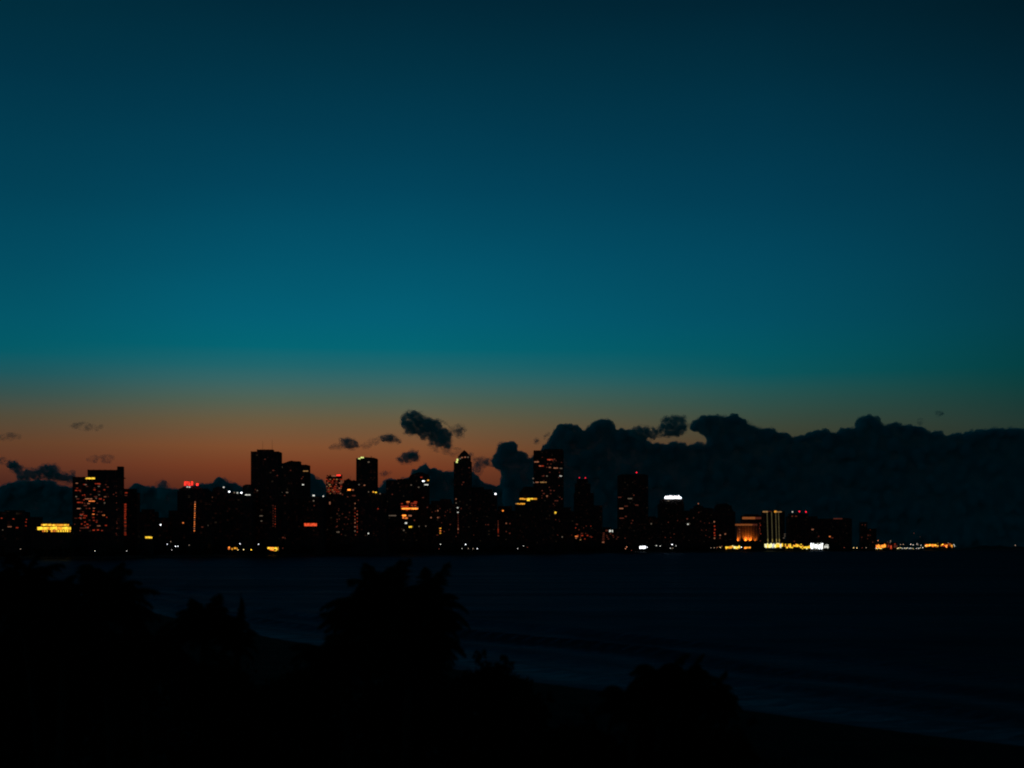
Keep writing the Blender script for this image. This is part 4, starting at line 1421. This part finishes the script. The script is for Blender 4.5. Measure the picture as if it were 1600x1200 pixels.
def edge_dist(px, py, poly):
    best = 1e9
    n = len(poly)
    for i in range(n):
        (x1, y1), (x2, y2) = poly[i], poly[(i + 1) % n]
        dx, dy = x2 - x1, y2 - y1
        t = max(0, min(1, ((px - x1) * dx + (py - y1) * dy) / (dx * dx + dy * dy + 1e-9)))
        best = min(best, math.hypot(px - x1 - t * dx, py - y1 - t * dy))
    return best


CL = {'small': (0.075, (0.02, 0.99, 0.997), 38, .33, .60, .3), 'bank': (0.05, (0.02, 0.985, 0.995), 75, .22, .52, .12), 'dark': (0.04, (0.02, 0.935, 0.972), 220, .0, .45, .09),
      'veil': (0.022, (0.03, 0.98, 0.99), 38, .36, .66, .15),
      'wisp': (0.016, (0.05, 0.95, 0.97), 32, .36, .66, .35), 'haze': (0.045, (0.03, 0.985, 0.995), 36, .34, .64, .35)}


def cloud(label, polys, D, kind='small', rmin=2.0, rmax=12, n=60, depth=14, seed=1, vox=1.6, amp=2.2, name='cloud', core=0.0, fringe=.35, veil=True):
    """polys: outlines in photo pixels; the body is packed with balls of vapour of many sizes, fused and roughened"""
    r = random.Random(seed)
    s = D / F
    jag = (.22 if core else .12)

    def rough(pl):
        for it in range(5):
            out = []
            for (ax, ay), (bx, by) in zip(pl, pl[1:] + pl[:1]):
                out.append((ax, ay))
                ln = math.hypot(bx - ax, by - ay)
                if 2.5 < ln and not (ay > 850 or by > 850):
                    k_ = r.uniform(-jag * .6, jag) * min(ln, 18)
                    out.append(((ax + bx) / 2 + (by - ay) / ln * k_, (ay + by) / 2 - (bx - ax) / ln * k_))
            pl = out
        return pl
    polys = [rough(list(pl)) for pl in polys]
    allp = [q for pl in polys for q in pl]
    c0 = (sum(q[0] for q in allp) / len(allp), sum(q[1] for q in allp) / len(allp))
    org = px2w(c0[0], c0[1], D)
    mb = MB()
    for pl in polys:
        if core:
            mb.prism([((x - c0[0]) * s, (c0[1] - y) * s) for x, y in pl], -depth * s * core, depth * s * core)
        xs = [q[0] for q in pl]
        ys = [q[1] for q in pl]
        # cauliflower heads along the outline
        for (ax, ay), (bx, by) in zip(pl, pl[1:] + pl[:1]):
            ln = math.hypot(bx - ax, by - ay)
            for _ in range(int(ln * fringe * r.uniform(.7, 1.3) + .5)):
                t = r.random()
                x, y = ax + (bx - ax) * t, ay + (by - ay) * t
                rad = rmax * r.choice((.16, .22, .3, .38, .5, .62)) * r.uniform(.8, 1.2) if core else r.uniform(.8, 1.9)
                nx, ny = (by - ay) / (ln + 1e-6), -(bx - ax) / (ln + 1e-6)
                sgn = 1 if inside(x + nx * .8, y + ny * .8, pl) else -1
                o_ = rad * r.uniform(.35, 1.15) * sgn
                mb.ball(((x + nx * o_ - c0[0]) * s, r.uniform(-.6, .6) * depth * s, (c0[1] - y - ny * o_) * s), rad * s, 8, 1)
        k = tries = 0
        while k < n and tries < n * 40:
            tries += 1
            x, y = r.uniform(min(xs), max(xs)), r.uniform(min(ys), max(ys))
            if not inside(x, y, pl):
                continue
            e = edge_dist(x, y, pl)
            rad = min(e * r.uniform(.75, 1.05) + (.4 if core else 0), rmax * r.uniform(.6, 1))
            if rad < rmin * (1 if k > n * .5 else 1.6):
                continue
            k += 1
            mb.ball(((x - c0[0]) * s, r.uniform(-depth, depth) * s * .5, (c0[1] - y) * s), rad * s, 10, r.uniform(.85, 1))
    o = mb.build(name, vapour('vapour_' + kind, *CL[kind]))
    o.location = org
    rm = o.modifiers.new('fuse', 'REMESH')
    rm.mode = 'VOXEL'
    rm.voxel_size = vox * s
    for i, (sz, am) in enumerate(((16, amp * 1.3), (6, amp * 1.2), (2.6, amp * .9))):
        tx = bpy.data.textures.new('billow', 'CLOUDS')
        tx.noise_scale = sz * s
        tx.noise_depth = 4
        dm = o.modifiers.new('billow', 'DISPLACE')
        dm.texture = tx
        dm.texture_coords = 'GLOBAL'
        dm.strength = am * s * 2
        dm.mid_level = .5
    if core:
        rm = o.modifiers.new('heal', 'REMESH')
        rm.mode = 'VOXEL'
        rm.voxel_size = vox * s
    # a torn veil of thinner vapour around the body
    if veil:
        vb = MB()
        for pl in polys:
            for (ax, ay), (bx, by) in zip(pl, pl[1:] + pl[:1]):
                ln = math.hypot(bx - ax, by - ay)
                if ay > 800 or by > 800:
                    continue
                for _ in range(int(ln * (.28 if core else .45) + r.random())):
                    t = r.random()
                    rad = r.uniform(2.2, 5.5) if core else r.uniform(1.8, 4.6)
                    vb.ball(((ax + (bx - ax) * t - c0[0] + r.uniform(-1, 1)) * s, r.uniform(-.4, .4) * depth * s, (c0[1] - ay - (by - ay) * t + r.uniform(-1, 1)) * s), rad * s, 8, r.uniform(.6, 1))
        v_ = vb.build('vapour_veil', vapour('vapour_veil', *CL['veil']), o)
        rm = v_.modifiers.new('fuse', 'REMESH')
        rm.mode = 'VOXEL'
        rm.voxel_size = vox * s
    tag(o, label, 'cloud', 'clouds over the city')
    return o


def zc(ox, oy, k, pts):
    return [(ox + a / k, oy + c / k) for a, c in pts]


Z2 = lambda pts: zc(480, 600, 3.81, pts)
Z1 = lambda pts: zc(0, 600, 3.2, pts)
Z3 = lambda pts: zc(800, 600, 4, pts)
cloud('largest lone cloud above the middle of the skyline, trailing down to the right',
      [Z2([(560, 200), (590, 165), (650, 160), (700, 190), (760, 210), (830, 230), (862, 280), (860, 330), (860, 390), (820, 392), (780, 375), (700, 340), (640, 300), (580, 290), (555, 250)])], 9000, 'small', 1.6, 14, 90, 12, 1)
cloud('small puff off the right end of the largest lone cloud', [Z2([(870, 250), (910, 243), (942, 280), (930, 318), (880, 318)])], 9050, 'haze', 1.4, 7, 22, 6, 2)
cloud('flat dark puff left of the largest lone cloud, farthest left of the three', [Z2([(200, 325), (250, 330), (310, 345), (318, 375), (250, 387), (200, 372)])], 8900, 'small', 1.4, 8, 30, 8, 3)
cloud('thin flat puff just left of the largest lone cloud', [Z2([(430, 315), (490, 293), (552, 320), (552, 350), (480, 352), (440, 338)])], 8950, 'small', 1.3, 7, 30, 8, 4)
cloud('faint wisp joining the two flat puffs', [Z2([(320, 365), (350, 345), (420, 325), (430, 345), (380, 360), (340, 380)])], 8980, 'wisp', 1.2, 6, 20, 6, 5)
cloud('faint wisp trailing off the left end of the flat dark puff', [Z2([(130, 378), (170, 360), (205, 360), (200, 385), (160, 385)])], 8980, 'wisp', 1.0, 5, 14, 5, 55)
cloud('oval dark cloud below the largest lone cloud', [Z2([(535, 445), (570, 415), (620, 390), (662, 395), (668, 465), (600, 475), (545, 462)])], 8850, 'small', 1.5, 11, 44, 10, 6)
cloud('tiny faint puff right of the slim tower', [Z2([(425, 532), (465, 516), (498, 530), (462, 548)])], 9000, 'haze', 1.0, 5, 14, 4, 7)
cloud('ragged faint cloud right of the pointed tower crown', [Z2([(975, 475), (1000, 450), (1050, 440), (1105, 445), (1110, 480), (1050, 500), (1035, 530), (980, 528)]), Z2([(950, 420), (975, 410), (985, 430), (965, 440)])], 9600, 'haze', 1.2, 8, 34, 8, 8)
cloud('wispy cloud at the upper left, above the long low one', [Z1([(350, 212), (420, 192), (470, 205), (512, 210), (500, 224), (420, 230)])], 9000, 'wisp', .9, 4, 26, 5, 9)
cloud('wispy cloud at the left edge of the sky', [Z1([(-40, 262), (0, 255), (60, 250), (95, 262), (60, 277), (0, 272)])], 9000, 'wisp', .9, 6, 22, 6, 10)
cloud('small smoky pair of puffs above the hotel slab', [Z1([(442, 372), (465, 360), (487, 372), (480, 387), (450, 385)]), Z1([(505, 368), (550, 355), (572, 375), (550, 386), (515, 390)])], 9100, 'wisp', .9, 5, 20, 5, 11)
cloud('long ragged low cloud at the left, above the bank', [Z1([(-20, 372), (15, 372), (35, 385), (80, 383), (112, 420), (200, 418), (240, 400), (280, 403), (305, 450), (372, 440), (372, 492), (200, 482), (100, 482), (70, 440), (30, 410)])],
      9800, 'small', 1.3, 10, 120, 12, 12)
cloud('dark puff standing on the left cloud bank right of the hotel slab', [[(243, 765), (247, 755), (254, 750), (260, 753), (263, 766), (258, 780), (246, 780)]], 9900, 'bank', 1.3, 8, 26, 8, 13)

lt = [(-60, 768), (-10, 764), (40, 756), (62, 752), (95, 760), (115, 763), (160, 767), (200, 768), (211, 758), (243, 764), (262, 766), (281, 765), (308, 759), (320, 758), (334, 753), (347, 748),
      (356, 754), (364, 758), (380, 766), (420, 760), (462, 748), (484, 741), (492, 747), (500, 750), (507, 757), (520, 764), (560, 772), (590, 764), (600, 756), (625, 752), (648, 744), (655, 732), (664, 727),
      (672, 736), (690, 738), (700, 739), (712, 735), (740, 741), (750, 752), (768, 762), (786, 759), (790, 764), (800, 770), (800, 862), (-60, 862)]
cloud('low dark cloud bank lying along the horizon behind the left half of the city', [lt], 14000, 'bank', 2.0, 11, 1100, 26, 14, 1.5, 2.6, 'cloud_bank', core=.35, fringe=.5)
rt = [(786, 762), (789, 742), (772, 728), (771, 716), (777, 703), (788, 692), (802, 692), (806, 700), (806, 708), (815, 708), (822, 718), (833, 716), (846, 706), (856, 692), (860, 684), (866, 673), (873, 668), (884, 665), (895, 665), (905, 669),
      (915, 677), (921, 668), (928, 662), (936, 657), (952, 657), (960, 668), (966, 673), (982, 673), (1004, 688), (1024, 696), (1044, 697), (1054, 691), (1062, 693), (1070, 699), (1100, 700), (1109, 692), (1106, 683),
      (1095, 676), (1080, 668), (1086, 658), (1102, 655), (1116, 650), (1134, 653), (1149, 649), (1154, 654), (1166, 662), (1178, 668), (1192, 670), (1202, 669), (1214, 678), (1232, 684), (1255, 684), (1268, 677), (1290, 674),
      (1306, 680), (1322, 671), (1338, 670), (1341, 656), (1354, 651), (1372, 659), (1385, 667), (1410, 666), (1437, 669), (1446, 676), (1470, 677), (1478, 687), (1490, 682), (1524, 676), (1548, 671), (1600, 674), (1680, 676),
      (1680, 866), (786, 866)]
cloud('great dark cumulus bank filling the right half of the low sky', [rt], 13000, 'dark', 2.0, 11, 1700, 26, 15, 1.5, 2.8, 'cloud_bank', core=.35, fringe=.5)
cloud('torn cloud piece hanging over the orange gap in the right bank', [Z3([(740, 280), (800, 265), (880, 275), (930, 290), (925, 235), (960, 210), (1010, 200), (1085, 200), (1100, 240), (1110, 275), (1060, 325), (1000, 325), (900, 335), (880, 352), (800, 350), (745, 320)])],
      12000, 'small', 1.2, 7, 130, 8, 16, 1.4, 3.0)
cloud('ragged shred of cloud above the roof of the tallest tower right of centre', [[(835, 690), (839, 686), (842, 689), (839, 693)], [(849, 681), (853, 676), (858, 678), (856, 683), (851, 685)]], 9300, 'haze', .8, 3, 10, 4, 19, 1.0, 1.4)
cloud('thin broken wisp hanging off the lower right of the largest lone cloud', [[(668, 695), (680, 698), (700, 704), (712, 700), (722, 706), (708, 712), (690, 706), (672, 700)]], 9020, 'wisp', .8, 4, 24, 5, 20, 1.1, 2.0)
cloud('tiny faint puff high at the right above the bank', [[(1460, 646), (1467, 643), (1474, 646), (1467, 650)]], 9000, 'haze', .8, 3, 10, 3, 17, 1.0, 1.0)
cloud('tiny faint fleck just above the right bank', [[(1433, 659), (1438, 656), (1441, 659), (1437, 662)]], 9000, 'wisp', .7, 3, 8, 3, 18, 1.0, 1.0)
